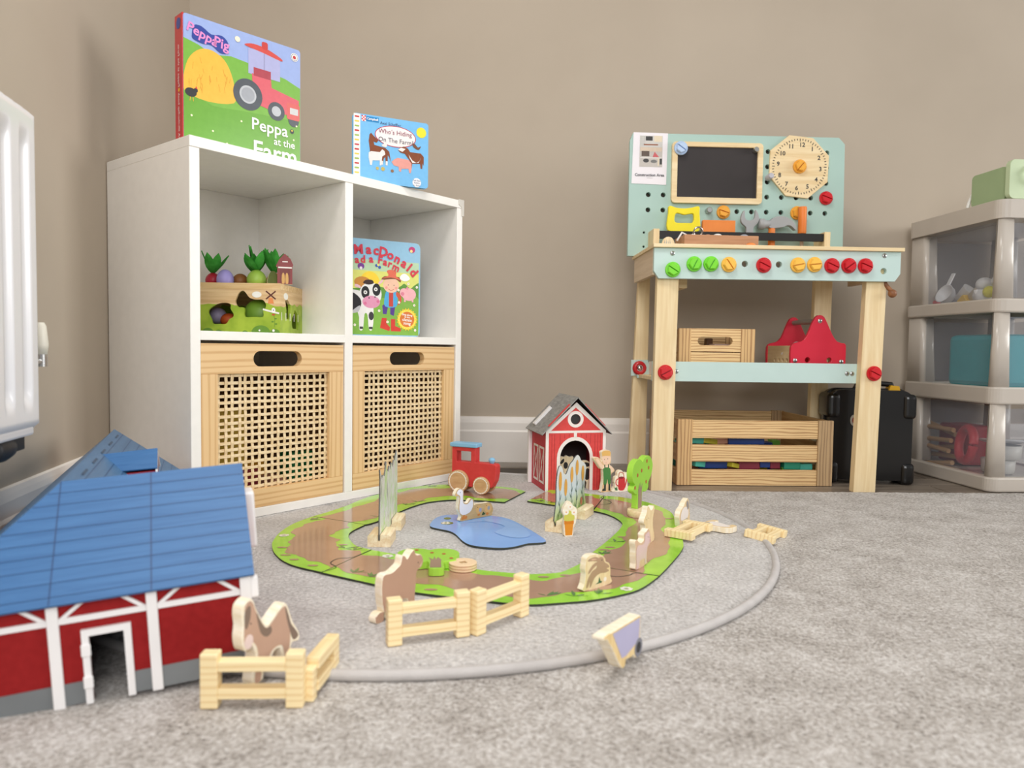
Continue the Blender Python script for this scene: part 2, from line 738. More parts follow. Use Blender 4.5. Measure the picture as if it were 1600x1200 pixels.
mb.box((0.762, 0.7805), (-0.002, 0.018), (0.7702, 0.7722), GUARD)
fixn(mb.build('corner_guard', shelf))

# drawers of pine with cane fronts
PINEX = grained((230, 194, 142), (205, 160, 104), 'x', 22, 0.5, 7.0, 1.0, -0.1, 0.07)
PINEZ = grained((230, 194, 142), (208, 164, 108), 'z', 22, 0.5, 6.0, 1.0, -0.1, 0.06)
CANE = wood((240, 219, 180), (222, 193, 146), 'x', 200, 30, 0.55)
CANEZ = wood((240, 219, 180), (222, 193, 146), 'z', 200, 30, 0.55)


def make_drawer(x0, label):
    W = 0.351
    d = thing('cane_drawer', CUB + CE * x0 + Vector((0, 0, 0.0195)), CAZ, label, 'drawer', 'cane fronted drawers in the shelf unit')
    H = 0.349
    y0, y1 = 0.004, 0.020
    hole = rrect(0.116, 0.301, 0.236, 0.334, 0.0163, 6)
    plate('top_rail', rect(0, 0.287, W, H), y0, y1, PINEX, holes=[hole], parent=d)
    box('side_stile', (0, 0.036), (y0, y1), (0.040, 0.2868), PINEZ, d, 0.0006, 1)
    box('side_stile', (W - 0.039, W), (y0, y1), (0.040, 0.2868), PINEZ, d, 0.0006, 1)
    box('bottom_rail', (0, W), (y0, y1), (0, 0.0398), PINEX, d, 0.0006, 1)
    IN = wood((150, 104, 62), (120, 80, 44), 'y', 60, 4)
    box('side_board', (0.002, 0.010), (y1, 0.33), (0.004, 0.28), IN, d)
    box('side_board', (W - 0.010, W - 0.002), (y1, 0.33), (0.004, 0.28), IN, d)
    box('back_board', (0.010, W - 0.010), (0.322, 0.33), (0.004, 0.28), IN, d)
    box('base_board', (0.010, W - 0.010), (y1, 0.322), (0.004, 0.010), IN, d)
    # woven cane strands, over and under
    ax0, ax1, az0, az1 = 0.034, W - 0.037, 0.038, 0.289
    nv, nh = 18, 18
    pv, ph = (ax1 - ax0) / nv, (az1 - az0) / nh
    yc = 0.014

    def strand(horizontal, phase, L, p, n):
        b = MB()
        rings = []
        ns = 2 * n
        for i in range(ns + 1):
            s = L * i / ns
            yy = 0.0011 * math.cos(PI * (s / p - 0.5) + phase * PI)
            hw, ht = 0.0031, 0.0007
            if horizontal:
                rings.append([(s, yy - ht, -hw), (s, yy - ht, hw), (s, yy + ht, hw), (s, yy + ht, -hw)])
            else:
                rings.append([(-hw, yy - ht, s), (hw, yy - ht, s), (hw, yy + ht, s), (-hw, yy + ht, s)])
        b.loft(rings, CANE if horizontal else CANEZ)
        o = fixn(b.build('cane_strand'))
        me = o.data
        bpy.data.objects.remove(o)
        return me

    if 'sv' not in CACHE:
        CACHE['sv'] = [strand(False, k, az1 - az0, ph, nh) for k in (0, 1)]
        CACHE['sh'] = [strand(True, k, ax1 - ax0, pv, nv) for k in (0, 1)]
    for i in range(nv):
        copies(CACHE['sv'][i % 2], 'cane_strand', d, (ax0 + pv * (i + 0.5) + rng.uniform(-.0009, .0009), yc, az0),
               (0, rng.uniform(-.008, .008), 0))
    for j in range(nh):
        copies(CACHE['sh'][(j + 1) % 2], 'cane_strand', d, (ax0, yc, az0 + ph * (j + 0.5) + rng.uniform(-.0009, .0009)),
               (0, rng.uniform(-.006, .006), 0))
    return d


CACHE = {}
make_drawer(0.0225, 'pine drawer with woven cane front, lower left of the white cube shelf')
make_drawer(0.4025, 'pine drawer with woven cane front, lower right of the white cube shelf')


# toys glimpsed inside the left drawer
def in_drawer(x, y, z):
    return CUB + CE * (0.0225 + x) + CN * y + Vector((0, 0, 0.0195 + z))


def lump(name, loc, r, mat, label, cat, sq=(1, 1, 1), group=None):
    b = MB()
    pr = [(math.sin(PI * i / 10), -math.cos(PI * i / 10)) for i in range(11)]
    b.lathe([(max(1e-4, s * r), c * r) for s, c in pr], (0, 0, 0), 'z', mat, 18)
    o = b.build(name)
    o.location = loc
    o.scale = sq
    return setp(o, label, cat, group)


def block(name, loc, az, size, mat, label, cat, group=None, bev=0.003):
    o = box(name, (-size[0] / 2, size[0] / 2), (-size[1] / 2, size[1] / 2), (0, size[2]), mat, None, bev)
    o.location = loc
    o.rotation_euler = (0, 0, az_rot(az))
    return setp(o, label, cat, group)


YEL = paint((235, 190, 20), 0.4)
RED = paint((208, 28, 36), 0.4)
GRN = paint((20, 130, 70), 0.4)
block('yellow_toy', in_drawer(0.09, 0.12, 0.075), 44, (0.10, 0.09, 0.13), paint((196, 160, 40), 0.5),
      'yellow toy showing faintly behind the cane of the left drawer', 'toy')
block('toy_block', in_drawer(0.212, 0.17, 0.011), 60, (0.05, 0.05, 0.065), paint((240, 170, 40), 0.4),
      'orange yellow toy low behind the cane of the left drawer', 'toy')
block('toy_block', in_drawer(0.10, 0.10, 0.011), 30, (0.12, 0.09, 0.062), paint((150, 30, 40), 0.4),
      'dark red toy at the bottom of the left cane drawer', 'toy')
block('toy_block', in_drawer(0.29, 0.10, 0.011), 40, (0.06, 0.05, 0.085), GRN,
      'green toy at the right end inside the left cane drawer', 'toy')
block('toy_block', in_drawer(0.205, 0.07, 0.011), 35, (0.035, 0.06, 0.04), paint((200, 140, 110), 0.5),
      'pinkish brown toy at the bottom of the left cane drawer', 'toy')

# ================================================================== books
def clip(pts, x0, y0, x1, y1):
    def cut(ps, f, inter):
        o = []
        for i, p in enumerate(ps):
            q_ = ps[i - 1]
            if f(p):
                if not f(q_):
                    o.append(inter(q_, p))
                o.append(p)
            elif f(q_):
                o.append(inter(q_, p))
        return o

    def ix(x):
        return lambda a, b: (x, a[1] + (b[1] - a[1]) * (x - a[0]) / (b[0] - a[0]))

    def iy(y):
        return lambda a, b: (a[0] + (b[0] - a[0]) * (y - a[1]) / (b[1] - a[1]), y)

    ps = cut(list(pts), lambda p: p[0] >= x0, ix(x0))
    ps = cut(ps, lambda p: p[0] <= x1, ix(x1)) if ps else ps
    ps = cut(ps, lambda p: p[1] >= y0, iy(y0)) if ps else ps
    ps = cut(ps, lambda p: p[1] <= y1, iy(y1)) if ps else ps
    o = []
    for p in ps:
        if not o or abs(p[0] - o[-1][0]) + abs(p[1] - o[-1][1]) > 1e-6:
            o.append(p)
    return o


def G(r, g, b, rough=0.34):
    return paint((r, g, b), rough, 3, 80, coat=0.16)


def book(name, loc, az, W, H, T, base, pages, label, rad=0.008, spine=None):
    b = thing(name, loc, az, label, 'book')
    plate('cover', rrect(0, 0, W, H, rad), 0, 0.0022, base, parent=b)
    plate('back_cover', rrect(0, 0, W, H, rad), T - 0.0022, T, base, parent=b)
    box('pages', (0.002, W - 0.003), (0.0022, T - 0.0022), (0.002, H - 0.002), pages, b)
    if spine:
        box('spine', (-0.0018, 0.0019), (0.0, T), (0.0, H), spine, b, 0.0006, 1)
    return b


def topp(u, v, z=0.7703):
    return CUB + CE * u + CN * v + Vector((0, 0, z))


# --- big farm lift-the-flap book on top (character on the cover left out)
W1, H1 = 0.262, 0.263
b1 = book('picture_book', topp(0.030, 0.08), 44, W1, H1, 0.036, G(152, 172, 222), paint((235, 230, 220), 0.7),
          'large square picture book with red spine, haystack and tractor on top of shelf', 0.007, G(200, 52, 58))
cl1 = lambda pts: clip(pts, 0.0005, 0.0005, W1 - 0.0005, H1 - 0.0005)
grass = mm([(0, 0), (262, 0), (262, 178), (225, 190), (150, 200), (100, 204), (60, 196), (30, 208), (0, 214)])
hay = mm(smooth([(2, 110), (3, 150), (14, 180), (35, 200), (60, 204), (85, 192), (100, 168), (108, 135), (106, 108), (50, 98)], 3))
P = [(cl1(grass), G(118, 176, 62)),
     (cl1(mm(smooth([(0, 0), (262, 0), (262, 92), (200, 100), (120, 96), (60, 92), (0, 105)], 3))), G(104, 164, 48)),
     (cl1(hay), G(236, 182, 62))]
for i in range(26):
    a = rng.uniform(8, 98)
    z_ = rng.uniform(112, 185 - abs(a - 55) * 0.7)
    P.append((mm(stroke([(a, z_), (a + rng.uniform(-4, 4), z_ + rng.uniform(8, 16))], 1.0)), G(214, 150, 40)))
# black hen
P += [(mm(circ(15, 108, 12, 16, 9)), G(42, 42, 46)), (mm(circ(25, 114, 4.5, 12)), G(42, 42, 46)),
      (mm([(24, 118), (26, 123), (29, 117)]), G(210, 60, 50)), (mm(stroke([(14, 99), (13, 91)], 1.4)), G(230, 170, 50)),
      (mm(stroke([(19, 99), (20, 91)], 1.4)), G(230, 170, 50))]
# tractor
P += [(mm(rect(138, 180, 212, 234)), G(170, 172, 214)), (mm(rect(173, 180, 176, 234)), G(150, 150, 190)),
      (mm([(146, 182), (190, 182), (192, 162), (258, 150), (258, 112), (196, 112), (150, 120)]), G(214, 92, 104)),
      (mm(rect(150, 178, 190, 196)), G(170, 60, 74)),
      (mm(smooth([(132, 240), (150, 245), (180, 243), (214, 232), (214, 226), (172, 232), (134, 236)], 3)), G(206, 74, 66)),
      (mm(rrect(169, 240, 183, 256, 4)), G(196, 60, 56)),
      (mm(circ(137, 134, 33, 30)), G(74, 80, 88)), (mm(circ(137, 134, 19, 24)), G(186, 190, 196)),
      (mm(circ(137, 134, 15, 24)), G(160, 164, 172)),
      (mm(circ(203, 114, 20, 26)), G(74, 80, 88)), (mm(circ(203, 114, 11, 20)), G(186, 190, 196)),
      (mm(circ(245, 102, 13, 20)), G(74, 80, 88)),
      (mm(rrect(228, 104, 260, 140, 4)), G(214, 96, 92)), (mm(rect(236, 116, 256, 130)), G(206, 206, 206))]
# logo cloud, duck, ladybird badge, bee, flowers
P += [(mm(smooth([(18, 226), (22, 244), (38, 246), (58, 236), (80, 240), (94, 228), (92, 208), (76, 204), (58, 214), (40, 212), (20, 216)], 3)), G(44, 66, 152)),
      (mm(circ(114, 244, 6, 14)), G(240, 232, 208)), (mm(circ(247, 244, 9.2, 20)), G(240, 238, 236)),
      (mm(circ(247, 244, 7.6, 20)), G(60, 56, 60)), (mm(circ(247, 244, 6.6, 20)), G(240, 238, 236)), (mm(circ(247, 243.5, 4, 16)), G(190, 50, 50)),
      (mm(circ(241, 78, 5, 14)), G(40, 40, 40)), (mm(circ(241, 80, 2, 10)), G(240, 200, 60))]
for fx, fz in ((16, 62), (122, 74), (138, 12), (60, 40), (252, 92), (90, 20), (245, 60)):
    P.append((mm(circ(fx, fz, 2.2, 8)), G(240, 240, 200)))
decal('cover_print', P, b1)
PINK = G(226, 140, 200)
text('cover_lettering', 'Peppa', 0.027, 0.039, 0.230, PINK, b1, rot=-0.28, bold=0.0006)
text('cover_lettering', 'Pig', 0.029, 0.079, 0.223, PINK, b1, rot=-0.10, bold=0.0006)
WT = G(246, 244, 240)
text('cover_lettering', 'Peppa', 0.036, 0.187, 0.074, WT, b1, d=-0.0016, bold=0.0005)
text('cover_lettering', 'at the', 0.022, 0.222, 0.047, WT, b1, d=-0.0016, bold=0.0003)
text('cover_lettering', 'Farm', 0.052, 0.200, 0.020, WT, b1, d=-0.0016, bold=0.0008)
text('spine_lettering', 'Peppa at the Farm', 0.0115, 0.016, 0.160, WT, b1, plane='yz', d=-0.0024, rot=PI / 2)
text('spine_lettering', 'A lift-the-flap book', 0.0115, 0.016, 0.062, WT, b1, plane='yz', d=-0.0024, rot=PI / 2)
decal('spine_print', [(mm(smooth([(8, 252), (20, 256), (27, 248), (24, 236), (12, 234), (7, 242)], 3)), G(44, 66, 152)),
                      (mm(circ(16, 112, 4, 14)), G(240, 196, 40)), (mm(circ(16, 12, 5, 14)), G(240, 238, 236))],
      b1, plane='yz', d=-0.0022)

# --- blue farm animal book on top
W2, H2 = 0.192, 0.163
pb = topp(0.42, 0.06)
a64 = math.radians(64)
b2 = book('picture_book', pb + Vector((math.sin(a64), math.cos(a64), 0)) * 0.021, 64, W2, H2, 0.014, G(122, 190, 238),
          paint((150, 170, 160), 0.7), 'small blue picture book with farm animals on top of shelf', 0.007)
P = [(mm(rect(0.6, 1, 17, 162)), G(242, 240, 234))]
bars = [(200, 60, 60), (236, 206, 90), (150, 180, 80)]
for i in range(14):
    c = [(200, 60, 60), (236, 206, 90), (160, 185, 90), (200, 60, 60), (160, 185, 90), (236, 206, 90), (200, 70, 80)][i % 7]
    P.append((mm(rrect(3, 155 - i * 11.2 - 2, 14.5, 155 - i * 11.2 + 2, 1.9, 3)), G(*c)))
P += [(mm(rect(20, 146, 31, 160)), G(238, 236, 236))]
for i in range(3):
    for j in range(4):
        if (i + j) % 2:
            P.append((mm(rect(20 + i * 3.6, 146 + j * 3.5, 23.6 + i * 3.6, 149.5 + j * 3.5)), G(220, 60, 70)))
P += [(mm(rect(31, 147, 63, 159)), G(40, 140, 205)),
      (mm(circ(106, 119, 53, 40, 26)), G(190, 60, 90)), (mm(circ(106, 119, 51, 40, 24.2)), G(246, 238, 236)),
      (mm(circ(173, 138, 13, 20)), G(250, 228, 60)), (mm(circ(162, 12, 11.4, 24)), G(244, 244, 248))]
BRN, WHT, PNK, BLK = G(134, 74, 46), G(232, 230, 228), G(230, 160, 150), G(60, 56, 60)
horse_p = [(40, 116), (44, 120), (50, 114), (62, 104), (58, 98), (50, 100), (52, 92), (80, 88), (90, 80), (94, 56), (90, 66), (86, 72),
           (86, 46), (81, 46), (80, 66), (76, 62), (74, 46), (70, 46), (68, 64), (48, 66), (46, 50), (42, 50), (41, 80), (38, 100)]
cow_p = [(112, 88), (118, 94), (128, 98), (138, 94), (144, 86), (172, 86), (180, 78), (180, 56), (177, 62), (176, 48), (172, 48), (170, 60),
         (150, 58), (148, 44), (144, 44), (142, 66), (130, 80), (118, 82)]
goat_p = [(38, 72), (44, 76), (66, 76), (72, 84), (78, 80), (80, 72), (72, 66), (70, 44), (66, 44), (66, 56), (48, 54), (46, 42), (42, 42), (38, 60)]
pig_p = [(96, 56), (104, 64), (112, 68), (140, 66), (148, 58), (148, 44), (146, 34), (142, 34), (140, 44), (122, 42), (120, 34), (115, 36), (114, 46), (102, 48)]
P += [(mm(horse_p), BRN), (mm(rect(70, 46, 74, 56)), WHT), (mm(rect(81, 46, 86, 56)), WHT), (mm(goat_p), WHT), (mm(cow_p), BRN),
      (mm(smooth([(140, 80), (150, 66), (166, 62), (172, 76), (168, 66), (150, 60)], 2)), WHT), (mm([(112, 88), (120, 94), (132, 92), (124, 84)]), WHT),
      (mm(pig_p), PNK), (mm(smooth([(70, 94), (76, 90), (84, 92), (82, 104), (78, 106), (76, 98)], 3)), WHT),
      (mm(smooth([(150, 106), (154, 98), (166, 94), (172, 104), (164, 100), (156, 108)], 3)), G(120, 80, 60)),
      (mm(circ(60, 36, 4, 10)), G(200, 180, 100)), (mm(circ(74, 36, 5, 10)), G(200, 180, 100)), (mm(circ(98, 34, 4, 10)), G(150, 110, 80))]
decal('cover_print', P, b2)
NV = G(70, 80, 120)
text('cover_lettering', 'Campbell', 0.0075, 0.047, 0.153, WT, b2, d=-0.0016, bold=0.0002)
text('cover_lettering', 'Axel Scheffler', 0.0095, 0.093, 0.1475, NV, b2, d=-0.0016)
text('cover_lettering', "Who's Hiding", 0.0155, 0.105, 0.128, G(150, 90, 110), b2, d=-0.0016)
text('cover_lettering', 'On The Farm?', 0.0155, 0.107, 0.108, G(100, 100, 110), b2, d=-0.0016)
text('cover_lettering', 'Felt Flaps', 0.0052, 0.162, 0.017, NV, b2, d=-0.0016)
text('cover_lettering', 'Perfect', 0.0052, 0.162, 0.011, NV, b2, d=-0.0016)
text('cover_lettering', 'for Babies', 0.0045, 0.162, 0.005, NV, b2, d=-0.0016)

# --- nursery rhyme book in the upper right cube
W3, H3 = 0.250, 0.248
a59 = math.radians(59)
b3p = topp(0.62, 0.05, 0.3933) + Vector((math.sin(a59), math.cos(a59), 0)) * (0.036 - W3)
b3 = book('picture_book', b3p, 59, W3, H3, 0.016, G(150, 196, 224), paint((235, 230, 220), 0.7),
          'square picture book with red title, cow and farmer in the upper right cube', 0.014)
cl3 = lambda pts: clip(pts, 0.004, 0.004, W3 - 0.004, H3 - 0.004)
P = [(cl3(mm(rect(0, 0, 250, 196))), G(186, 214, 176)), (cl3(mm(rect(0, 0, 250, 168))), G(222, 224, 120)),
     (mm(circ(110, 140, 26, 24)), G(248, 212, 60)),
     (cl3(mm(smooth([(0, 0), (250, 0), (250, 132), (236, 138), (222, 128), (205, 140), (190, 130), (150, 126), (120, 132), (60, 120), (0, 130)], 3))), G(96, 150, 60)),
     (cl3(mm(smooth([(0, 0), (250, 0), (250, 98), (200, 104), (120, 98), (60, 106), (0, 98)], 3))), G(128, 178, 70)),
     (mm(circ(90, 138, 22, 16, 14)), G(204, 140, 60)),
     # farmer
     (mm([(146, 58), (156, 58), (160, 80), (150, 84), (144, 80)]), G(84, 60, 140)), (mm([(166, 58), (176, 54), (180, 80), (166, 84)]), G(84, 60, 140)),
     (mm([(138, 22), (164, 14), (166, 24), (156, 34), (156, 48), (143, 48)]), G(206, 60, 46)), (mm([(168, 14), (196, 14), (196, 22), (180, 28), (180, 46), (168, 46)]), G(206, 60, 46)),
     (mm(smooth([(152, 78), (182, 78), (186, 100), (182, 122), (158, 122), (150, 100)], 3)), G(80, 170, 220)), (mm(rect(162, 78, 174, 120)), G(196, 70, 60)),
     (mm(smooth([(184, 118), (196, 108), (196, 90), (186, 82), (190, 96), (182, 108)], 3)), G(206, 90, 60)),
     (mm(circ(168, 134, 22, 24, 20)), G(240, 196, 168)), (mm(smooth([(142, 146), (150, 156), (190, 156), (194, 142), (180, 150), (156, 148)], 3)), G(130, 80, 50)),
     (mm(smooth([(140, 150), (160, 158), (156, 170), (168, 174), (182, 170), (182, 158), (196, 148), (168, 154)], 3)), G(226, 110, 84)),
     (mm(circ(160, 134, 1.3, 8)), BLK), (mm(circ(176, 134, 1.3, 8)), BLK), (mm(circ(155, 127, 3.6, 10)), G(240, 160, 150)), (mm(circ(182, 127, 3.6, 10)), G(240, 160, 150)),
     (mm(stroke(smooth([(160, 124), (168, 120), (176, 124)], 3, False), 1.2)), G(190, 80, 70)),
     # cow
     (mm(smooth([(6, 112), (60, 118), (110, 106), (120, 70), (118, 20), (108, 18), (104, 54), (96, 56), (92, 18), (82, 18), (78, 60), (40, 60), (10, 66)], 3)), WHT),
     (mm(smooth([(30, 108), (60, 112), (84, 96), (86, 76), (70, 62), (40, 62)], 3)), G(34, 32, 34)),
     (mm(smooth([(66, 66), (84, 78), (80, 62), (62, 58)], 3)), G(190, 190, 194)),
     (mm(circ(112, 108, 30, 24, 30)), WHT), (mm(circ(98, 112, 11, 20, 16)), G(34, 32, 34)), (mm(circ(128, 120, 11, 20, 16)), G(34, 32, 34)),
     (mm(circ(114, 88, 24, 24, 16)), G(222, 150, 180)), (mm(circ(98, 112, 5, 14)), WHT), (mm(circ(126, 121, 5, 14)), WHT), (mm(circ(98, 112, 2, 10)), BLK),
     (mm(circ(126, 121, 2, 10)), BLK), (mm(circ(108, 98, 2, 8)), BLK), (mm(circ(124, 101, 2, 8)), BLK), (mm(circ(98, 84, 4, 10)), G(214, 110, 150)), (mm(circ(132, 90, 4, 10)), G(214, 110, 150)),
     (mm(smooth([(84, 128), (72, 132), (70, 126), (84, 122)], 3)), G(236, 190, 200)), (mm(smooth([(134, 140), (146, 148), (144, 140), (134, 134)], 3)), G(236, 190, 200)),
     (mm(smooth([(92, 136), (100, 144), (116, 144), (120, 136), (106, 132)], 3)), G(60, 40, 36)),
     (mm(rect(83, 18, 92, 24)), BLK), (mm(rect(108, 18, 118, 24)), BLK), (mm(circ(114, 52, 7, 14, 11)), BLK),
     # pig, cloud, birds, butterfly, flower badge
     (mm(circ(218, 112, 20, 22, 17)), G(240, 180, 186)), (mm(circ(204, 116, 12, 18, 12)), G(240, 180, 186)), (mm(circ(200, 113, 5, 12)), G(222, 130, 150)),
     (mm(rect(204, 92, 209, 100)), G(240, 180, 186)), (mm(rect(226, 92, 231, 100)), G(240, 180, 186)), (mm([(208, 126), (214, 134), (216, 124)]), G(226, 140, 160)),
     (mm(smooth([(192, 152), (196, 162), (206, 166), (216, 160), (220, 152), (206, 146)], 3)), G(246, 246, 246)),
     (mm(circ(226, 230, 9, 16, 8)), G(196, 60, 120)), (mm(circ(224, 226, 4, 12)), G(246, 220, 150)), (mm(circ(86, 178, 9, 16, 8)), G(120, 60, 150)), (mm(circ(86, 173, 4, 12)), G(240, 230, 235)),
     (mm(circ(128, 182, 4, 10)), G(60, 90, 180)), (mm(circ(136, 178, 4, 10)), G(60, 90, 180)), (mm(circ(132, 184, 3, 10)), G(240, 230, 120))]
for k in range(2):
    for i in range(22):
        t = 2 * PI * i / 22 + k * 0.14
        c, s = math.cos(t), math.sin(t)
        P.append((mm([(213 + 19 * c - 5 * s, 46 + 19 * s + 5 * c), (213 + (31 - k * 3) * c, 46 + (31 - k * 3) * s), (213 + 19 * c + 5 * s, 46 + 19 * s - 5 * c)]),
                  G(246, 204, 50) if k == 0 else G(250, 226, 90)))
P.append((mm(circ(213, 46, 20.5, 28)), G(216, 120, 50)))
for fx, fz in ((70, 28), (135, 66), (158, 38), (236, 18), (233, 84), (190, 90), (40, 40), (216, 140), (188, 122), (240, 132)):
    P.append((mm(circ(fx, fz, 3.4, 10)), G(246, 244, 236)))
    P.append((mm(circ(fx, fz, 1.3, 8)), G(220, 170, 60)))
decal('cover_print', P, b3)
RT = G(214, 56, 76)
arcl = [('O', 22, 205, 12), ('l', 38, 209, 9), ('d', 50, 212, 7), ('M', 79, 219, 5), ('a', 106, 221, 1), ('c', 126, 220, -3), ('D', 146, 217, -8), ('o', 166, 211, -16), ('n', 185, 202, -24),
        ('a', 204, 192, -32), ('l', 218, 182, -38), ('d', 231, 170, -45)]
for ch, u, z_, r_ in arcl:
    text('title_letter', ch, 0.033, u / 1000, z_ / 1000, RT, b3, d=-0.0016, rot=math.radians(r_), bold=0.0012)
for ch, u, z_, r_ in [('h', 58, 189, 6), ('a', 75, 193, 4), ('d', 91, 195, 2), ('a', 113, 197, 0), ('F', 137, 196, -6), ('a', 151, 192, -10), ('r', 164, 188, -16), ('m', 181, 180, -22)]:
    text('title_letter', ch, 0.026, u / 1000, z_ / 1000, RT, b3, d=-0.0016, rot=math.radians(r_), bold=0.0009)
for s_, z_, sz in (('Sing along', 58, 0.0075), ('to the', 52, 0.006), ('classic', 44.5, 0.011), ('song', 35.5, 0.011)):
    text('badge_lettering', s_, sz, 0.213, z_ / 1000, WT, b3, d=-0.0016, rot=-0.1, bold=0.0002)

# ================================================================== vegetable shape box in the upper left cube
def printed_board(zh):
    m, nt, bs = _new('printed_farm_board')
    bs.inputs['Roughness'].default_value = 0.45
    v = _coords(nt, (1, 1, 1))
    sp = nt.nodes.new('ShaderNodeSeparateXYZ')
    nt.links.new(v, sp.inputs[0])
    n1 = _noise(nt, v, 22, 1)
    ma = nt.nodes.new('ShaderNodeMath')
    ma.operation = 'MULTIPLY_ADD'
    ma.inputs[1].default_value = -0.03
    nt.links.new(n1, ma.inputs[0])
    nt.links.new(sp.outputs['Z'], ma.inputs[2])
    mr = nt.nodes.new('ShaderNodeMath')
    mr.operation = 'GREATER_THAN'
    mr.inputs[1].default_value = zh - 0.015
    nt.links.new(ma.outputs[0], mr.inputs[0])
    vw = _coords(nt, (6, 6, 120))
    wd = _ramp(nt, _noise(nt, vw, 1.0, 3), [(0.35, (206, 168, 118)), (0.65, (232, 202, 156))])
    gr = _ramp(nt, _noise(nt, v, 30, 2), [(0.35, (138, 168, 40)), (0.65, (166, 190, 58))])
    mx = nt.nodes.new('ShaderNodeMix')
    mx.data_type = 'RGBA'
    nt.links.new(mr.outputs[0], mx.inputs['Factor'])
    nt.links.new(gr, mx.inputs['A'])
    nt.links.new(wd, mx.inputs['B'])
    nt.links.new(mx.outputs['Result'], bs.inputs['Base Color'])
    return m


vbx = thing('shape_sorter_box', (-0.528, 1.672, 0.3935), 91, 'wooden box printed with a green farm scene in the upper left cube', 'toy box')
PB = printed_board(0.066)
k1 = 0.215
hc = lambda pts: smooth([((x - 925) * k1 / 1000, (1058 - y) * 0.218 / 1000) for x, y in pts], 3)
holeA = hc([(450, 740), (465, 690), (490, 640), (530, 620), (560, 640), (600, 690), (660, 710), (740, 712), (775, 760), (768, 800), (745, 820), (745, 888), (650, 890), (550, 888), (545, 800), (480, 790)])
holeB = hc([(160, 850), (180, 810), (240, 770), (300, 750), (370, 750), (402, 770), (400, 810), (430, 860), (425, 895), (385, 920), (352, 965), (280, 968), (210, 965), (190, 910)])
plate('front_board', rect(-0.20, 0, 0, 0.099), 0, 0.006, PB, holes=[holeA, holeB], parent=vbx)
sideA = smooth([(0.037, 0.076), (0.050, 0.080), (0.062, 0.074), (0.074, 0.066), (0.072, 0.050), (0.070, 0.036), (0.046, 0.035), (0.044, 0.055)], 3)
sideB = smooth([(0.086, 0.036), (0.098, 0.046), (0.106, 0.058), (0.120, 0.052), (0.130, 0.044), (0.134, 0.014), (0.110, 0.013), (0.088, 0.015)], 3)
plate('side_board', rect(0.006, 0, 0.165, 0.099), -0.006, 0, PB, holes=[sideA, sideB], plane='yz', parent=vbx)
box('side_board', (-0.20, -0.194), (0.006, 0.165), (0, 0.099), PB, vbx)
box('back_board', (-0.194, -0.006), (0.159, 0.165), (0, 0.099), PB, vbx)
box('base_board', (-0.194, -0.006), (0.006, 0.159), (0, 0.006), PB, vbx)
PW = wood((236, 208, 160), (216, 180, 126), 'x', 90, 6)
plate('top_board', rect(-0.20, 0, 0, 0.165), 0.0992, 0.113, PW, holes=[circ(-0.155, 0.045, 0.02, 20), circ(-0.10, 0.06, 0.02, 20), circ(-0.06, 0.05, 0.022, 20)], plane='xy', parent=vbx)
DG = flat((96, 140, 44))
for cx, r_ in ((-0.165, 13), (-0.14, 8), (-0.044, 22), (-0.012, 12), (-0.080, 7)):
    decal('bush_print', [(clip(circ(cx, 0.0, r_ / 1000, 18, r_ / 1000 * 0.8), -0.1995, 0.0005, -0.0005, 0.09), DG)], vbx)
for cx, cz_ in ((-0.053, 0.087), (-0.195, 0.092)):
    decal('cloud_print', [(clip(circ(cx, cz_, 0.011, 16, 0.007), -0.1995, 0, 0, 0.0985), flat((240, 238, 230)))], vbx)
BR = flat((92, 40, 34))
decal('windmill_print', [(stroke([(-0.032, 0.086 + 0.009 * s_), (-0.010, 0.086 - 0.009 * s_)], 0.003), BR) for s_ in (1, -1)] +
      [([(-0.028, 0.067), (-0.014, 0.067), (-0.017, 0.080), (-0.025, 0.080)], flat((226, 140, 80)))], vbx, d=-0.0004)
decal('flower_print', [(stroke([(-0.039, 0.054), (-0.020, 0.049), (-0.002, 0.045)], 0.004), flat((238, 236, 228))),
      (circ(-0.015, 0.052, 0.0045, 12, 0.006), flat((242, 240, 236))), (circ(-0.015, 0.052, 0.0014, 8), flat((60, 70, 140))),
      (stroke([(-0.015, 0.044), (-0.012, 0.030), (-0.013, 0.014)], 0.0012), DG), (circ(-0.015, 0.042, 0.004, 10, 0.002), flat((200, 80, 50))),
      (circ(-0.010, 0.033, 0.003, 10, 0.0018), DG), (circ(-0.017, 0.026, 0.003, 10, 0.0018), DG), (circ(-0.009, 0.021, 0.003, 10, 0.0018), DG)], vbx, d=-0.0004)
for cx, r_ in ((-0.015, 0.003), (-0.047, 0.0022)):
    decal('daisy_print', [(circ(cx, 0.006, r_, 10), flat((242, 240, 236)))], vbx, d=-0.0005)
decal('cloud_print', [(clip(circ(0.04, 0.086, 0.016, 14, 0.008), 0.0, 0, 0.16, 0.098), flat((240, 238, 230)))], vbx, plane='yz', d=0.0003)
decal('bush_print', [(circ(0.145, 0.0525, 0.009, 14, 0.009), flat((176, 196, 80)))], vbx, plane='yz', d=0.0003)
for i in range(5):
    decal('picket_print', [(rect(0.008 + i * 0.030, 0.030, 0.012 + i * 0.030, 0.048), flat((238, 236, 228)))], vbx, plane='yz', d=0.0003, step=0.000012)

VB = Matrix.Translation(Vector((-0.528, 1.672, 0.3935))) @ Matrix.Rotation(az_rot(91), 4, 'Z')


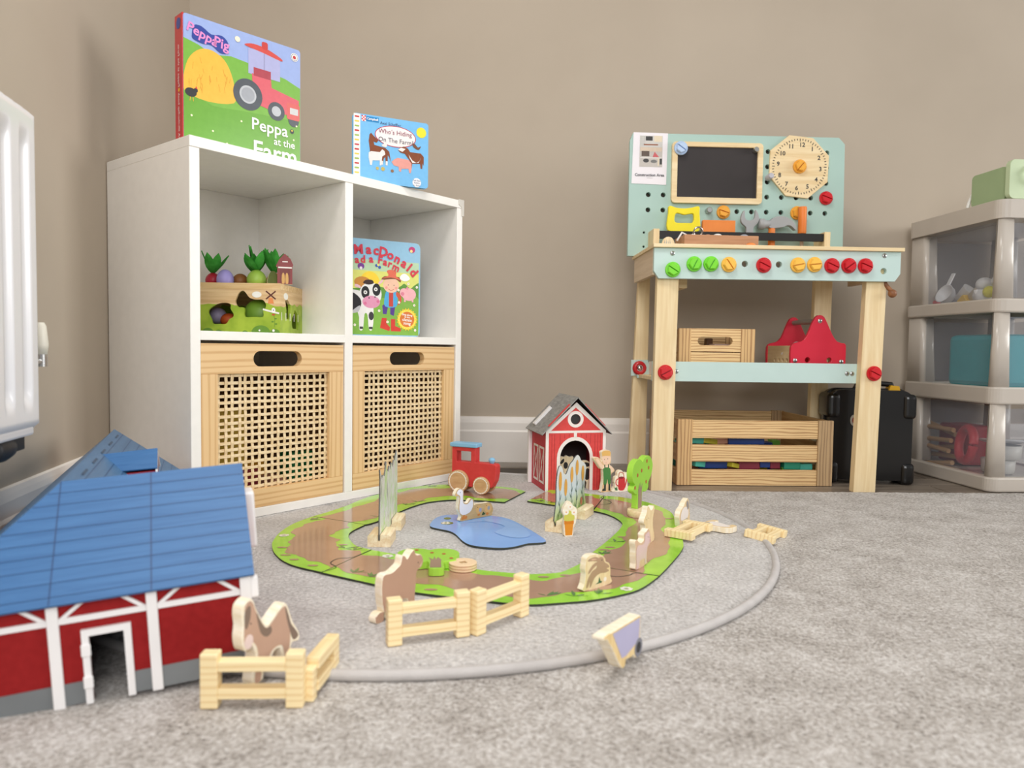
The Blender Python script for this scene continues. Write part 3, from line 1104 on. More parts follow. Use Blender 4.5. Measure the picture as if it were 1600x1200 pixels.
def leaf_mesh(mb, L, wd, ang, tilt, base, mat):
    """one felt leaf: pointed blade with a fold, tilted outwards"""
    dirv = Vector((math.cos(ang) * math.sin(tilt), math.sin(ang) * math.sin(tilt), math.cos(tilt)))
    side = Vector((-math.sin(ang), math.cos(ang), 0))
    nrm = dirv.cross(side)
    L_, R_, Mid = [], [], []
    for i in range(7):
        t = i / 6
        hw = wd * math.sin(PI * min(1, t * 0.93 + 0.07)) ** 0.8
        c = Vector(base) + dirv * L * t + nrm * (0.12 * L * t * t)
        L_.append(c + side * hw + nrm * 0.15 * wd)
        R_.append(c - side * hw + nrm * 0.15 * wd)
        Mid.append(c)
    vs_ = L_ + Mid + R_
    th = nrm * 0.0008
    n = len(vs_)
    fs_ = []
    for i in range(6):
        fs_ += [(i, i + 1, 8 + i, 7 + i), (7 + i, 8 + i, 15 + i, 14 + i)]
    mb.add([tuple(p) for p in vs_] + [tuple(p - th) for p in vs_], fs_ + [tuple(n + q_ for q_ in f)[::-1] for f in fs_], mat)
    return mb


LEAFM = paint((52, 146, 44), 0.85, 14, 60)


def veg(name, x, y, r, mat, label, sq=(1, 1, 1), leaves=0, zc=None, ll=0.045):
    p = VB @ Vector((x, y, 0.113 + (r * 0.55 if zc is None else zc)))
    t = thing(name, p, 91, label, 'vegetable', 'wooden vegetables on the shape box')
    b = MB()
    pr = [(math.sin(PI * i / 12), -math.cos(PI * i / 12)) for i in range(13)]
    b.lathe([(max(1e-4, s * r * (1 - 0.10 * c)), c * r * sq[2]) for s, c in pr], (0, 0, 0), 'z', mat, 22)
    b.build('body', t)
    for i in range(leaves):
        a = 2 * PI * i / leaves + rng.uniform(-.3, .3) + 0.4
        fixn(leaf_mesh(MB(), ll * rng.uniform(.85, 1.25), 0.0115, a, rng.uniform(0.25, 0.95), (0, 0, r * sq[2] * 0.85), LEAFM).build('leaf', t))
    return t


veg('radish', -0.172, 0.045, 0.017, paint((180, 26, 52), 0.4), 'dark red radish with green leaves at the left of the shape box', (1, 1, 1), 6, ll=0.050)
veg('turnip', -0.138, 0.032, 0.0195, paint((160, 150, 214), 0.45), 'pale lilac egg shaped vegetable on the shape box', (1, 1, 1.15))
veg('potato', -0.112, 0.056, 0.018, paint((140, 88, 42), 0.5), 'brown potato beside the lilac vegetable on the shape box', (1, 1, 0.9))
veg('beet', -0.085, 0.078, 0.018, paint((206, 40, 30), 0.4), 'red beet with upright green leaves behind the lime green vegetable', (1, 1, 1.1), 7, ll=0.056)
veg('green_vegetable', -0.068, 0.040, 0.022, paint((150, 186, 70), 0.45), 'lime green round vegetable at the front of the shape box', (1, 1, 1.0), 5, ll=0.046)
veg('orange_vegetable', -0.040, 0.078, 0.019, paint((190, 110, 40), 0.5), 'orange vegetable with broad green leaves near the small red barn', (1, 1, 1.1), 8, ll=0.058)
o = thing('cucumber_slice', VB @ Vector((-0.026, 0.030, 0.1135)), 60, 'dark green half round slice with pale edge on the shape box', 'toy')
plate('slice', smooth(mm([(-11, 0), (-10.5, 16), (-6, 27), (0, 30), (6, 27), (10.5, 16), (11, 0)]), 3), 0, 0.008, flat((92, 104, 40)), flat((236, 224, 196)), parent=o)
o = thing('barn_cutout', VB @ Vector((-0.013, 0.020, 0.1135)), 72, 'small dark red barn cut-out standing on the shape box', 'toy')
plate('board', mm([(0, 0), (0, 38), (-3, 41), (4, 56), (14, 68), (17, 69), (29, 58), (35, 44), (33, 38), (33, 0)]), 0, 0.010, flat((132, 50, 50)), flat((238, 226, 200)), parent=o)
decal('print', [(mm(rect(2, 36, 32, 39)), flat((238, 232, 226))), (mm(rect(11, 50, 23, 52)), flat((238, 232, 226))), (mm(rect(6, 2, 28, 34)), flat((112, 44, 40))),
                (mm(smooth([(10, 2), (10, 20), (13, 26), (16, 20), (16, 2)], 2)), flat((206, 160, 90))), (mm(smooth([(18, 2), (18, 20), (21, 26), (24, 20), (24, 2)], 2)), flat((206, 160, 90)))], o)
# things inside the box, seen through the openings
lump('pepper', VB @ Vector((-0.065, 0.045, 0.045)), 0.034, paint((120, 164, 50), 0.45), 'green vegetable inside the box behind the cow shaped hole', 'vegetable', (1, .7, 1))
lump('carrot', VB @ Vector((-0.135, 0.045, 0.030)), 0.020, paint((190, 80, 30), 0.5), 'orange red vegetable inside the box behind the left hole', 'vegetable', (1, .8, .8))
lump('aubergine', VB @ Vector((-0.165, 0.05, 0.040)), 0.022, paint((150, 140, 170), 0.5), 'greyish lilac vegetable inside the box behind the left hole', 'vegetable', (1, .8, .9))

# ================================================================== big toy barn, left foreground
def tilt_frame(az, t):
    a, b = math.radians(az), math.radians(t)
    ex = Vector((math.sin(a) * math.cos(b), math.cos(a) * math.cos(b), math.sin(b)))
    ey = Vector((-math.cos(a), math.sin(a), 0))
    ez = ex.cross(ey)
    return Matrix((ex, ey, ez)).transposed().to_euler()


BARN_O = Vector((-0.4613, 0.7409, -0.0100))
barn = thing('toy_barn', BARN_O, label='large L-shaped toy barn with blue roof and red walls in left foreground', cat='toy barn', rot=tilt_frame(67, 3.5))


def streak(rgb, d, axis, rough=0.4):
    return wood(rgb, [max(0, c - d) for c in rgb], axis, 120, 9, rough, (0.25, 0.75))


BLUE = streak((56, 108, 160), 16, 'x', 0.5)
BLUE2 = streak((72, 112, 150), 14, 'y')
BLINE = flat((24, 64, 110))
BRED = paint((146, 6, 8), 0.85, 6, 120)
BGREY = paint((118, 122, 124), 0.6, 6)
BWH = paint((240, 238, 238), 0.4, 2)
INNER = paint((96, 70, 52), 0.8)


def slab(mb, vs_, t, mat, under=None):
    vs_ = [Vector(v) for v in vs_]
    n = (vs_[1] - vs_[0]).cross(vs_[2] - vs_[0]).normalized()
    if n.z < 0:
        vs_ = vs_[::-1]
        n = -n
    k = len(vs_)
    lo = [v - n * t for v in vs_]
    mb.add(vs_, [tuple(range(k))], mat)
    mb.add(lo, [tuple(range(k))[::-1]], under or mat)
    mb.add(vs_ + lo, [(i, k + i, k + (i + 1) % k, (i + 1) % k) for i in range(k)], mat)
    return n


RZ, EZ, RY, HW, YE = 0.216, 0.1105, 0.115, 0.127, 0.685
mb = MB()
nF = slab(mb, [(-HW, -0.012, EZ), (0.196, -0.012, EZ), (0.196, RY, RZ), (0, RY, RZ)], 0.003, BLUE)
rp = mb.build('roof_panel', barn)
mb = MB()
for i in range(1, 10):
    t = i / 9.6
    y = RY + (-0.012 - RY) * t
    z = RZ + (EZ - RZ) * t
    xl = -HW * t
    off = nF * 0.0004
    for a, b in ((xl + 0.001, 0.1955),):
        dy, dz = -0.0008 * 0.74, -0.0008 * 0.67
        mb.add([Vector((a, y, z)) + off, Vector((b, y, z)) + off, Vector((b, y + dy, z + dz)) + off, Vector((a, y + dy, z + dz)) + off], [(0, 1, 2, 3)], BLINE)
for x in (-0.001, 0.0925):
    mb.add([Vector((x, RY, RZ)) + nF * .0005, Vector((x, -0.012, EZ)) + nF * .0005, Vector((x + 0.0013, -0.012, EZ)) + nF * .0005, Vector((x + 0.0013, RY, RZ)) + nF * .0005], [(0, 1, 2, 3)], BLINE)
fixn(mb.build('board_lines', rp))
mb = MB()
slab(mb, [(0, RY, RZ), (0.196, RY, RZ), (0.196, 2 * RY + 0.012, EZ), (HW, RY + HW, EZ)], 0.003, BLUE2)
mb.build('roof_panel', barn)
mb = MB()
nR = slab(mb, [(0, RY, RZ), (0, YE, RZ), (HW, YE, EZ), (HW, RY + HW, EZ)], 0.003, BLUE2)
rp = mb.build('roof_panel', barn)
mb = MB()
for i in range(1, 10):
    t = i / 9.6
    x, z = HW * t, RZ + (EZ - RZ) * t
    off = nR * 0.0004
    y0_ = RY + HW * t + 0.001
    mb.add([Vector((x, y0_, z)) + off, Vector((x, YE - .001, z)) + off, Vector((x + .0007, YE - .001, z - .0006)) + off, Vector((x + .0007, y0_, z - .0006)) + off], [(0, 1, 2, 3)], BLINE)
fixn(mb.build('board_lines', rp))
for y in (0.60, 0.50, 0.40, 0.30, 0.20):
    a, b = 0.008, 0.0105
    mb = MB()
    mb.add([Vector((a, y, RZ - a * .83)) + nR * .0006, Vector((a, y + .045, RZ - a * .83)) + nR * .0006, Vector((b, y + .045, RZ - b * .83)) + nR * .0006, Vector((b, y, RZ - b * .83)) + nR * .0006], [(0, 1, 2, 3)], flat((40, 70, 100)))
    mb.build('roof_slot', rp)
mb = MB()
slab(mb, [(0, RY, RZ), (0, YE, RZ), (-HW, YE, EZ), (-HW, -0.012, EZ)], 0.003, BLUE2)
mb.build('roof_panel', barn)
# walls
door = [(0.031, 0.0), (0.031, 0.0705), (0.0635, 0.0705), (0.0635, 0.0)]
wout = [(-0.115, 0), (0.031, 0), (0.031, 0.0705), (0.0635, 0.0705), (0.0635, 0), (0.190, 0), (0.190, 0.1165), (-0.115, 0.1165)]
plate('front_wall', wout, 0, 0.003, BRED, parent=barn)
box('stone_base', (-0.116, 0.0245), (-0.0012, 0), (0, 0.023), BGREY, barn)
box('stone_base', (0.0705, 0.190), (-0.0012, 0), (0, 0.023), BGREY, barn)
for x, wd in ((-0.005, 0.0105), (0.0865, 0.0105), (0.1805, 0.0115), (-0.103, 0.0105)):
    box('pilaster', (x, x + wd), (-0.0045, 0), (-0.0015, 0.1135), BWH, barn, 0.0006, 1)
for xa, xb in ((0.0057, 0.0863), (0.0972, 0.1803), (-0.0923, -0.0052)):
    box('beam', (xa, xb), (-0.003, 0), (0.0868, 0.0928), BWH, barn)
    for s_, xx in ((1, xa), (-1, xb)):
        plate('brace', [(xx, 0.0925), (xx + s_ * 0.020, 0.108), (xx + s_ * 0.026, 0.108), (xx + s_ * 0.006, 0.0925)], -0.003, 0, BWH, parent=barn)
plate('door_frame', [(0.0245, -0.001), (0.0245, 0.0775), (0.0705, 0.0775), (0.0705, -0.001), (0.0635, -0.001), (0.0635, 0.0705), (0.031, 0.0705), (0.031, -0.001)],
      -0.0045, 0.002, BWH, parent=barn)
for z in (0.016, 0.050):
    box('door_hinge', (0.0235, 0.0325), (-0.007, -0.0045), (z, z + 0.013), BWH, barn, 0.001)
plate('gable_wall', [(0.003, 0), (0.227, 0), (0.227, 0.112), (RY, 0.209), (0.003, 0.112)], 0.184, 0.188, BRED, plane='yz', parent=barn)
plate('gable_wall', [(-0.115, 0), (0.115, 0), (0.115, 0.112), (0, 0.209), (-0.115, 0.112)], 0.670, 0.674, BRED, parent=barn)
box('rear_wall', (0.118, 0.184), (0.224, 0.227), (0, 0.107), BRED, barn)
box('side_wall', (0.115, 0.118), (0.227, 0.670), (0, 0.107), BRED, barn)
box('side_wall', (-0.118, -0.115), (0.003, 0.670), (0, 0.107), BRED, barn)
box('end_clip', (0.188, 0.207), (0.095, 0.130), (0.112, 0.182), BWH, barn, 0.003)
box('end_clip', (0.188, 0.200), (0.0, 0.012), (0.080, 0.104), BWH, barn, 0.002)
# dormer
dor = MB()
slab(dor, [(0.010, 0.40, 0.207), (0.086, 0.40, 0.209), (0.086, 0.362, 0.184), (0.038, 0.362, 0.1845)], 0.002, BLUE)
slab(dor, [(0.010, 0.40, 0.207), (0.086, 0.40, 0.209), (0.086, 0.440, 0.180), (0.038, 0.440, 0.1805)], 0.002, BLUE)
dr_ = dor.build('dormer_roof', barn)
dw = MB()
dw.add([(0.040, 0.364, 0.180), (0.083, 0.364, 0.180), (0.083, 0.364, 0.141)], [(0, 2, 1)], BRED)
dw.add([(0.040, 0.436, 0.180), (0.083, 0.436, 0.180), (0.083, 0.436, 0.141)], [(0, 1, 2)], BRED)
dw.add([(0.083, 0.364, 0.141), (0.083, 0.436, 0.141), (0.083, 0.436, 0.182), (0.083, 0.40, 0.206), (0.083, 0.364, 0.182)], [(0, 1, 2, 3, 4)], BRED)
dw.build('dormer_wall', barn)
dt = MB()
for s_ in (1, -1):
    dt.loft([[(0.083, 0.40 + s_ * d0, z0_), (0.086, 0.40 + s_ * d0, z0_), (0.086, 0.40 + s_ * d0, z0_ - 0.006), (0.083, 0.40 + s_ * d0, z0_ - 0.006)] for d0, z0_ in ((0.0, 0.2075), (0.038, 0.180))], BWH)
fixn(dt.build('dormer_trim', barn))

# ================================================================== small red barn
sb = thing('toy_barn', (0.0885, 1.876, 0.0), 76.7, 'small red card barn with grey roof and arched doorway', 'toy barn')
SRED = paint((216, 68, 66), 0.55, 5, 90)
SRED2 = paint((196, 62, 72), 0.6, 5, 90)
SWH = paint((240, 232, 228), 0.5, 2)
SGREY = wood((158, 158, 156), (132, 132, 130), 'y', 160, 40, 0.6)
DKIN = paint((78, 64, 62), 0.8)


def arch(x0, x1, zs, zt, n=14):
    cx, rx = (x0 + x1) / 2, (x1 - x0) / 2
    return [(x0, 0.0)] + [(cx - rx * math.cos(PI * i / n), zs + (zt - zs) * math.sin(PI * i / n)) for i in range(n + 1)] + [(x1, 0.0)]


ar = arch(0.039, 0.120, 0.085, 0.131)
wall_o = [(0, 0)] + ar + [(0.163, 0), (0.163, 0.156), (0.0815, 0.230), (0, 0.156)]
plate('front_wall', wall_o, 0, 0.0025, SRED, parent=sb, holes=[circ(0.0795, 0.186, 0.0135, 24)])
ao = arch(0.0305, 0.1285, 0.085, 0.1405)
plate('arch_trim', ao + ar[::-1], -0.0006, 0, SWH, parent=sb)
plate('window_trim', circ(0.0795, 0.186, 0.0215, 28), -0.0006, 0, SWH, holes=[circ(0.0795, 0.186, 0.0136, 28)], parent=sb)
box('window_pane', (0.064, 0.095), (0.0026, 0.0032), (0.170, 0.202), DARK, sb)
plate('gable_trim', [(0, 0.156), (0.0815, 0.230), (0.163, 0.156), (0.163, 0.0), (0.155, 0), (0.155, 0.1505), (0.008, 0.1505), (0.008, 0), (0, 0)], -0.0005, 0, SWH,
      holes=[[(0.0135, 0.1565), (0.0795, 0.2165), (0.1495, 0.1565)]], parent=sb)
box('post_trim', (0.0755, 0.0835), (-0.0006, 0), (0.139, 0.1515), SWH, sb)
for x, z0_, z1_ in ((0.016, 0.004, 0.147), (0.0235, 0.004, 0.147), (0.133, 0.004, 0.147), (0.1405, 0.004, 0.147), (0.148, 0.004, 0.147), (0.038, 0.122, 0.147), (0.050, 0.136, 0.147), (0.063, 0.141, 0.147), (0.096, 0.141, 0.147), (0.109, 0.136, 0.147), (0.121, 0.122, 0.147)):
    decal('board_line', [(rect(x, z0_, x + 0.0008, z1_), flat((140, 36, 40)))], sb, d=-0.0002)
box('side_wall', (0, 0.0025), (0.0025, 0.146), (0, 0.156), SRED2, sb)
box('side_wall', (0.1605, 0.163), (0.0025, 0.146), (0, 0.156), SRED2, sb)
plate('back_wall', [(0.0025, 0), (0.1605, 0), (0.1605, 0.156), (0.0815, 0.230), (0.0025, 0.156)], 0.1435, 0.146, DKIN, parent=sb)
P = []
for y0_ in (0.012, 0.068):
    y1_ = y0_ + 0.048
    P += [(rect(y0_, 0.016, y0_ + 0.006, 0.112), SWH), (rect(y1_ - 0.006, 0.016, y1_, 0.112), SWH), (rect(y0_, 0.016, y1_, 0.022), SWH), (rect(y0_, 0.106, y1_, 0.112), SWH),
          (stroke([(y0_ + .004, .019), (y1_ - .004, .109)], 0.004), SWH), (stroke([(y0_ + .004, .109), (y1_ - .004, .019)], 0.004), SWH)]
decal('door_print', P, sb, plane='yz', d=-0.0003)
box('corner_tab', (-0.010, 0.0), (0.134, 0.146), (0, 0.150), BWH, sb, 0.001)
for sx in (0, 1):
    f_ = (lambda x: x) if sx == 0 else (lambda x: 0.163 - x)
    mb = MB()
    slab(mb, [(f_(0.0815), -0.012, 0.2445), (f_(0.0815), 0.156, 0.2445), (f_(-0.014), 0.156, 0.148), (f_(-0.014), -0.012, 0.148)], 0.0022, SGREY, DARK)
    r_ = mb.build('roof_panel', sb)
    mb = MB()
    nn = slab(mb, [(f_(0.060), -0.009, 0.2262), (f_(0.060), -0.002, 0.2262), (f_(0.004), -0.002, 0.1697), (f_(0.004), -0.009, 0.1697)], 0.003, SRED)
    mb.build('roof_tab', r_)
mb = MB()
slab(mb, [(0.040, 0.098, 0.2125), (0.040, 0.112, 0.2125), (-0.006, 0.112, 0.166), (-0.006, 0.098, 0.166)], 0.008, BWH)
mb.build('roof_clip', sb, 0.003)

# ================================================================== track pieces
TGRN = paint((146, 212, 44), 0.2, 8, 30, coat=0.35)
TBRN = paint((168, 130, 108), 0.16, 5, 12, coat=0.5)
TEDGE = paint((52, 56, 46), 0.7)
TLEAF = paint((64, 122, 50), 0.2, 6, 60, coat=0.5)
TWHT = paint((238, 238, 228), 0.2, 3, coat=0.5)


def resample(pts, n):
    pts = smooth(pts, 8, False)
    d = [0]
    for i in range(1, len(pts)):
        d.append(d[-1] + math.hypot(pts[i][0] - pts[i - 1][0], pts[i][1] - pts[i - 1][1]))
    out = []
    k = 0
    for i in range(n + 1):
        s = d[-1] * i / n
        while k < len(pts) - 2 and d[k + 1] < s:
            k += 1
        t = (s - d[k]) / ((d[k + 1] - d[k]) or 1)
        out.append((pts[k][0] + (pts[k + 1][0] - pts[k][0]) * t, pts[k][1] + (pts[k + 1][1] - pts[k][1]) * t))
    return out


TRK = []


def track(outer, inner, label, ends=(0, 0), seed=0, flowers=(), leaves=(), spots=()):
    """outer and inner run the same way; ends>0 leaves the road open to the end"""
    N = 48
    o_, i_ = resample(mm(outer), N), resample(mm(inner), N)
    cx = sum(p[0] for p in o_ + i_) / (2 * N + 2)
    cy = sum(p[1] for p in o_ + i_) / (2 * N + 2)
    t = thing('track_piece', (cx, cy, 0.0), 90, label, 'track', 'farm road track pieces on the rug')
    o_, i_ = shift(o_, -cx, -cy), shift(i_, -cx, -cy)
    g = 0.0035 / 1
    trim = lambda lst: lst
    plate('board', o_ + i_[::-1], 0.0006, 0.0036, TGRN, TEDGE, plane='xy', parent=t)
    rr = random.Random(seed)
    ph = [rr.uniform(0, 6) for _ in range(6)]
    A, B = [], []
    for k in range(N + 1):
        s = k / N * 8
        a = 0.20 + 0.050 * math.sin(s * 1.9 + ph[0]) + 0.028 * math.sin(s * 4.3 + ph[1]) + 0.014 * math.sin(s * 9 + ph[2])
        b = 0.80 + 0.050 * math.sin(s * 2.1 + ph[3]) + 0.028 * math.sin(s * 4.1 + ph[4]) + 0.014 * math.sin(s * 8 + ph[5])
        lerp = lambda u: (o_[k][0] + (i_[k][0] - o_[k][0]) * u, o_[k][1] + (i_[k][1] - o_[k][1]) * u)
        A.append(lerp(a))
        B.append(lerp(b))
    decal('road_print', [(A + B[::-1], TBRN)], t, plane='xy', d=0.0038, step=0.00002)

    def at(k, u):
        k = int(k * N)
        return (o_[k][0] + (i_[k][0] - o_[k][0]) * u, o_[k][1] + (i_[k][1] - o_[k][1]) * u)

    for k, u in spots:
        x, y = at(k, u)
        decal('mud_print', [(circ(x, y, 0.007 + rr.random() * .004, 12, 0.0045), TBRN)], t, plane='xy', d=0.0041, step=0.000004)
    for k, u in leaves:
        x, y = at(k, u)
        P = []
        for q_ in range(5):
            a_ = rr.uniform(0.1, 2.9)
            L_ = 0.018 + rr.random() * .010
            P.append(([(x - 0.003, y), (x + L_ * math.cos(a_) * .6 - .003, y + L_ * math.sin(a_) * .6), (x + L_ * math.cos(a_), y + L_ * math.sin(a_)),
                       (x + L_ * math.cos(a_) * .6 + .003, y + L_ * math.sin(a_) * .5)], TLEAF))
        decal('leaf_print', P, t, plane='xy', d=0.0041, step=0.000004)
    for k, u in flowers:
        x, y = at(k, u)
        P = []
        for q_ in range(7):
            a_ = 2 * PI * q_ / 7
            P.append((circ(x + 0.0065 * math.cos(a_), y + 0.0065 * math.sin(a_), 0.0038, 8), TWHT))
        P.append((circ(x, y, 0.0038, 10), flat((150, 150, 120))))
        decal('daisy_print', P, t, plane='xy', d=0.0041, step=0.000004)
    TRK.append(t)
    return t


track([(-301, 1164), (-351, 1194), (-383, 1225), (-412, 1271), (-430, 1314), (-439, 1346), (-446, 1403), (-445, 1456), (-438, 1497), (-421, 1549)],
      [(-247, 1298), (-278, 1321), (-299, 1361), (-308, 1388), (-311, 1425), (-296, 1482)],
      'curved road track piece at the left end of the loop, below the cane drawers', seed=2, flowers=[(0.63, 0.10)], leaves=[(0.95, 0.12), (0.12, 0.86), (0.2, 0.85)], spots=[(0.3, 0.10), (0.22, 0.12), (0.3, 0.86), (0.42, 0.12), (0.1, 0.12)])
track([(-420, 1551), (-397, 1598), (-372, 1662), (-361, 1705), (-341, 1766), (-318, 1804), (-283, 1864), (-223, 1917), (-166, 1935), (-51, 1921), (5, 1901), (38, 1857)],
      [(-295, 1484), (-277, 1512), (-249, 1592), (-226, 1655), (-198, 1705), (-174, 1725), (-140, 1742), (-75, 1738), (-14, 1723)],
      'road track piece carrying the red tractor, open at its right end', seed=5, leaves=[(0.15, 0.88), (0.42, 0.87), (0.62, 0.10), (0.7, 0.1), (0.5, 0.88)], spots=[(0.55, 0.88), (0.8, 0.9)])
track([(-300, 1162), (-212, 1111), (-142, 1074), (-33, 1041), (25, 1028), (72, 1036), (125, 1052), (175, 1081), (205, 1110), (240, 1166)],
      [(-246, 1296), (-206, 1275), (-114, 1223), (-47, 1187), (4, 1173), (28, 1168), (77, 1177), (100, 1201), (120, 1231)],
      'long road track piece nearest the camera, under the rabbit and brown animal', seed=9, flowers=[(0.86, 0.10), (0.12, 0.88)], leaves=[(0.10, 0.18), (0.16, 0.16), (0.66, 0.2), (0.72, 0.14), (0.79, 0.12)], spots=[(0.35, 0.12), (0.5, 0.12), (0.75, 0.86), (0.84, 0.86)])
track([(241, 1168), (270, 1227), (307, 1308), (326, 1364), (342, 1466), (357, 1579), (361, 1642), (347, 1699), (325, 1747), (273, 1801), (236, 1813)],
      [(121, 1233), (148, 1299), (182, 1374), (211, 1444), (226, 1486), (235, 1525), (229, 1572), (212, 1614), (188, 1643)],
      'road track piece on the right of the loop carrying the pig and tree', seed=14, leaves=[(0.16, 0.86), (0.34, 0.86)], spots=[(0.22, 0.9), (0.27, 0.87), (0.42, 0.85), (0.62, 0.10)])
track([(234, 1815), (187, 1843), (101, 1884)], [(186, 1645), (108, 1694), (40, 1739)],
      'short road track piece in front of the small red barn', seed=21, leaves=[(0.8, 0.9), (0.65, 0.9)])
for pts_, pc in (([(-301, 1163), (-284, 1188), (-299, 1212), (-293, 1238), (-272, 1245), (-260, 1265), (-247, 1297)], 'a'), ([(241, 1168), (206, 1180), (193, 1168), (172, 1160), (149, 1172), (150, 1195), (140, 1215), (121, 1233)], 'b'),
                 ([(235, 1814), (222, 1785), (240, 1740), (229, 1714), (206, 1705), (196, 1680), (187, 1644)], 'c')):
    host = {'a': TRK[2], 'b': TRK[2], 'c': TRK[4]}[pc]
    lo = host.location
    decal('jigsaw_seam', [(shift(stroke(smooth(mm(pts_), 5, False), 0.0016), -lo.x, -lo.y), TEDGE)], host, plane='xy', d=0.0043)
# pond
pd = thing('toy_pond', (-0.05, 1.45, 0.0), 90, 'light blue pond board with lily pads inside the track loop', 'toy')
pond = smooth(mm([(-164, 1495), (-160, 1471), (-145, 1456), (-120, 1438), (-105, 1412), (-88, 1363), (-72, 1337), (-47, 1324), (-16, 1320), (7, 1328), (34, 1353), (68, 1368), (54, 1421), (33, 1474),
                  (3, 1539), (-26, 1569), (-66, 1580), (-120, 1581), (-142, 1575), (-158, 1547)]), 4)
pond = shift(pond, 0.05, -1.45)
plate('board', pond, 0.0006, 0.0042, paint((126, 176, 240), 0.22, 5, 9, coat=0.2), TEDGE, plane='xy', parent=pd)
P = [(circ(-0.083, 0.094, 0.008, 16, 0.010), TLEAF), (circ(-0.080, 0.052, 0.013, 18, 0.013), TLEAF)]
for q_ in range(6):
    a_ = q_ * PI / 3
    P.append((circ(-0.083 + .006 * math.cos(a_), 0.052 + .008 * math.sin(a_), 0.0036, 8, .0045), TWHT))
P.append((smooth(mm([(-40, 60), (0, 70), (40, 30), (20, -20), (60, -60), (90, -40), (70, 40), (20, 95)]), 3), paint((138, 184, 242), 0.22, 4, coat=0.2)))
decal('pond_print', P, pd, plane='xy', d=0.0044, step=0.00004)

# ================================================================== tractor
TAZ = 113.77
tr = thing('toy_tractor', (-0.1324, 1.8247, 0.0042), TAZ, 'red wooden toy tractor with light blue roof on the track', 'toy tractor')
TR = paint((205, 58, 58), 0.45, 5, 60)
TB = paint((134, 186, 220), 0.4, 4)
WHL = wood((214, 176, 134), (196, 154, 110), 'x', 60, 20)
bdy = mm([(-22, 22), (-22, 114), (43, 114), (43, 77), (84, 77), (96, 76), (100, 72), (100, 52), (97, 34), (88, 18), (70, 14), (0, 16)])
plate('body', bdy, 0.010, 0.036, TR, holes=[mm(rect(-9, 77, 31, 104))], parent=tr, bevel=0.0012, seg=1)
box('cab_roof', (-0.027, 0.048), (0.006, 0.040), (0.114, 0.1245), TB, tr, 0.0022)
mb = MB()
mb.lathe([(0.0045, 0.0), (0.006, 0.004), (0.0085, 0.008), (0.0075, 0.013), (0.003, 0.0155), (0.0005, 0.016)], (0.083, 0.023, 0.0755), 'z', TB, 20)
mb.build('exhaust_knob', tr)
for nm, x, z, r in (('rear_wheel', 0.0, 0.0285, 0.028), ('front_wheel', 0.0635, 0.0225, 0.022)):
    for y in (0.0, 0.036):
        mb = MB()
        mb.lathe([(r - 0.001, -0.0095), (r, -0.0085), (r, -0.001), (r - 0.001, 0)], (x, y, z), 'y', WHL, 36)
        wh = mb.build(nm, tr)
        if y == 0.0:
            P = []
            ns = 22 if r > .025 else 18
            ring = []
            for i in range(ns * 6):
                a_ = 2 * PI * i / (ns * 6)
                rr_ = r * 0.86 + 0.0009 * abs(math.sin(a_ * ns / 2)) * 1.6
                ring.append((x + rr_ * math.cos(a_), z + rr_ * math.sin(a_)))
            P.append((ring, flat((240, 232, 220))))
            P.append((circ(x, z, r * 0.79, 40), WHL))
            decal('wheel_print', P, wh, d=-0.0003, step=-0.00004)

# ================================================================== wooden fences
FW = grained((247, 226, 178), (230, 198, 140), 'x', 42, 0.5, 5, 1.2, 0.0, 0.10)


def make_fence(loc, az, label, rot=None):
    t = thing('toy_fence', loc, az, label, 'toy fence', 'small wooden toy fences', rot=rot)
    for x in (0, 0.087):
        box('post', (x, x + 0.018), (0, 0.015), (0, 0.058), FW, t, 0.0014)
    box('rail', (0.018, 0.087), (0.0006, 0.0144), (0.039, 0.0495), FW, t, 0.0006, 1)
    box('rail', (0.018, 0.087), (0.0006, 0.0144), (0.010, 0.021), FW, t, 0.0006, 1)
    return t


f0 = make_fence((-0.3174, 0.7405, -0.0105), 86.9, 'toy fence in the left foreground in front of the horse and big barn')
FG = 'small wooden toy fences'
lf = thing('toy_fence', (-0.2175, 0.760, -0.0105), 5.0, 'low toy fence piece seen end-on between the foreground fence and rug', 'toy fence', FG)
box('post', (0.0, 0.012), (-0.0125, 0), (0, 0.036), FW, lf, 0.0014)
box('post', (0.0645, 0.080), (-0.0145, 0), (0, 0.0435), FW, lf, 0.0014)
box('rail', (0.0122, 0.0643), (-0.0145, 0), (0.031, 0.0435), FW, lf, 0.0010)
box('rail', (0.0122, 0.0643), (-0.0140, -0.0005), (0.007, 0.018), FW, lf, 0.0010)
dup(f0, (-0.1467, 0.8786, 0.0), 68.9, 'toy fence standing in front of the brown animal, left of the fence pair', FG)
dup(f0, (-0.0400, 0.9155, 0.0), 40.5, 'toy fence angled back to the right, right one of the fence pair', FG)
dup(f0, (0.300, 1.418, 0.0045), 0, 'toy fence lying flat beside the sheep on the track edge', FG, rot=(PI / 2, 0, az_rot(36.6)))
fx_ = Vector((math.sin(math.radians(34)), math.cos(math.radians(34)), -0.07)).normalized()
fz_ = Vector((math.sin(math.radians(126)), math.cos(math.radians(126)), -0.13))
fz_ = (fz_ - fx_ * fz_.dot(fx_)).normalized()
fy_ = fz_.cross(fx_)
dup(f0, (0.462, 1.438, 0.0015), 0, 'toy fence lying flat alone at the right edge of the rug', FG, rot=Matrix((fx_, fy_, fz_)).transposed().to_euler())

# ================================================================== flat wooden animals and figures
EDGE = wood((252, 245, 228), (242, 228, 198), 'y', 140, 20)
NAT = wood((240, 216, 176), (226, 198, 150), 'z', 120, 12)


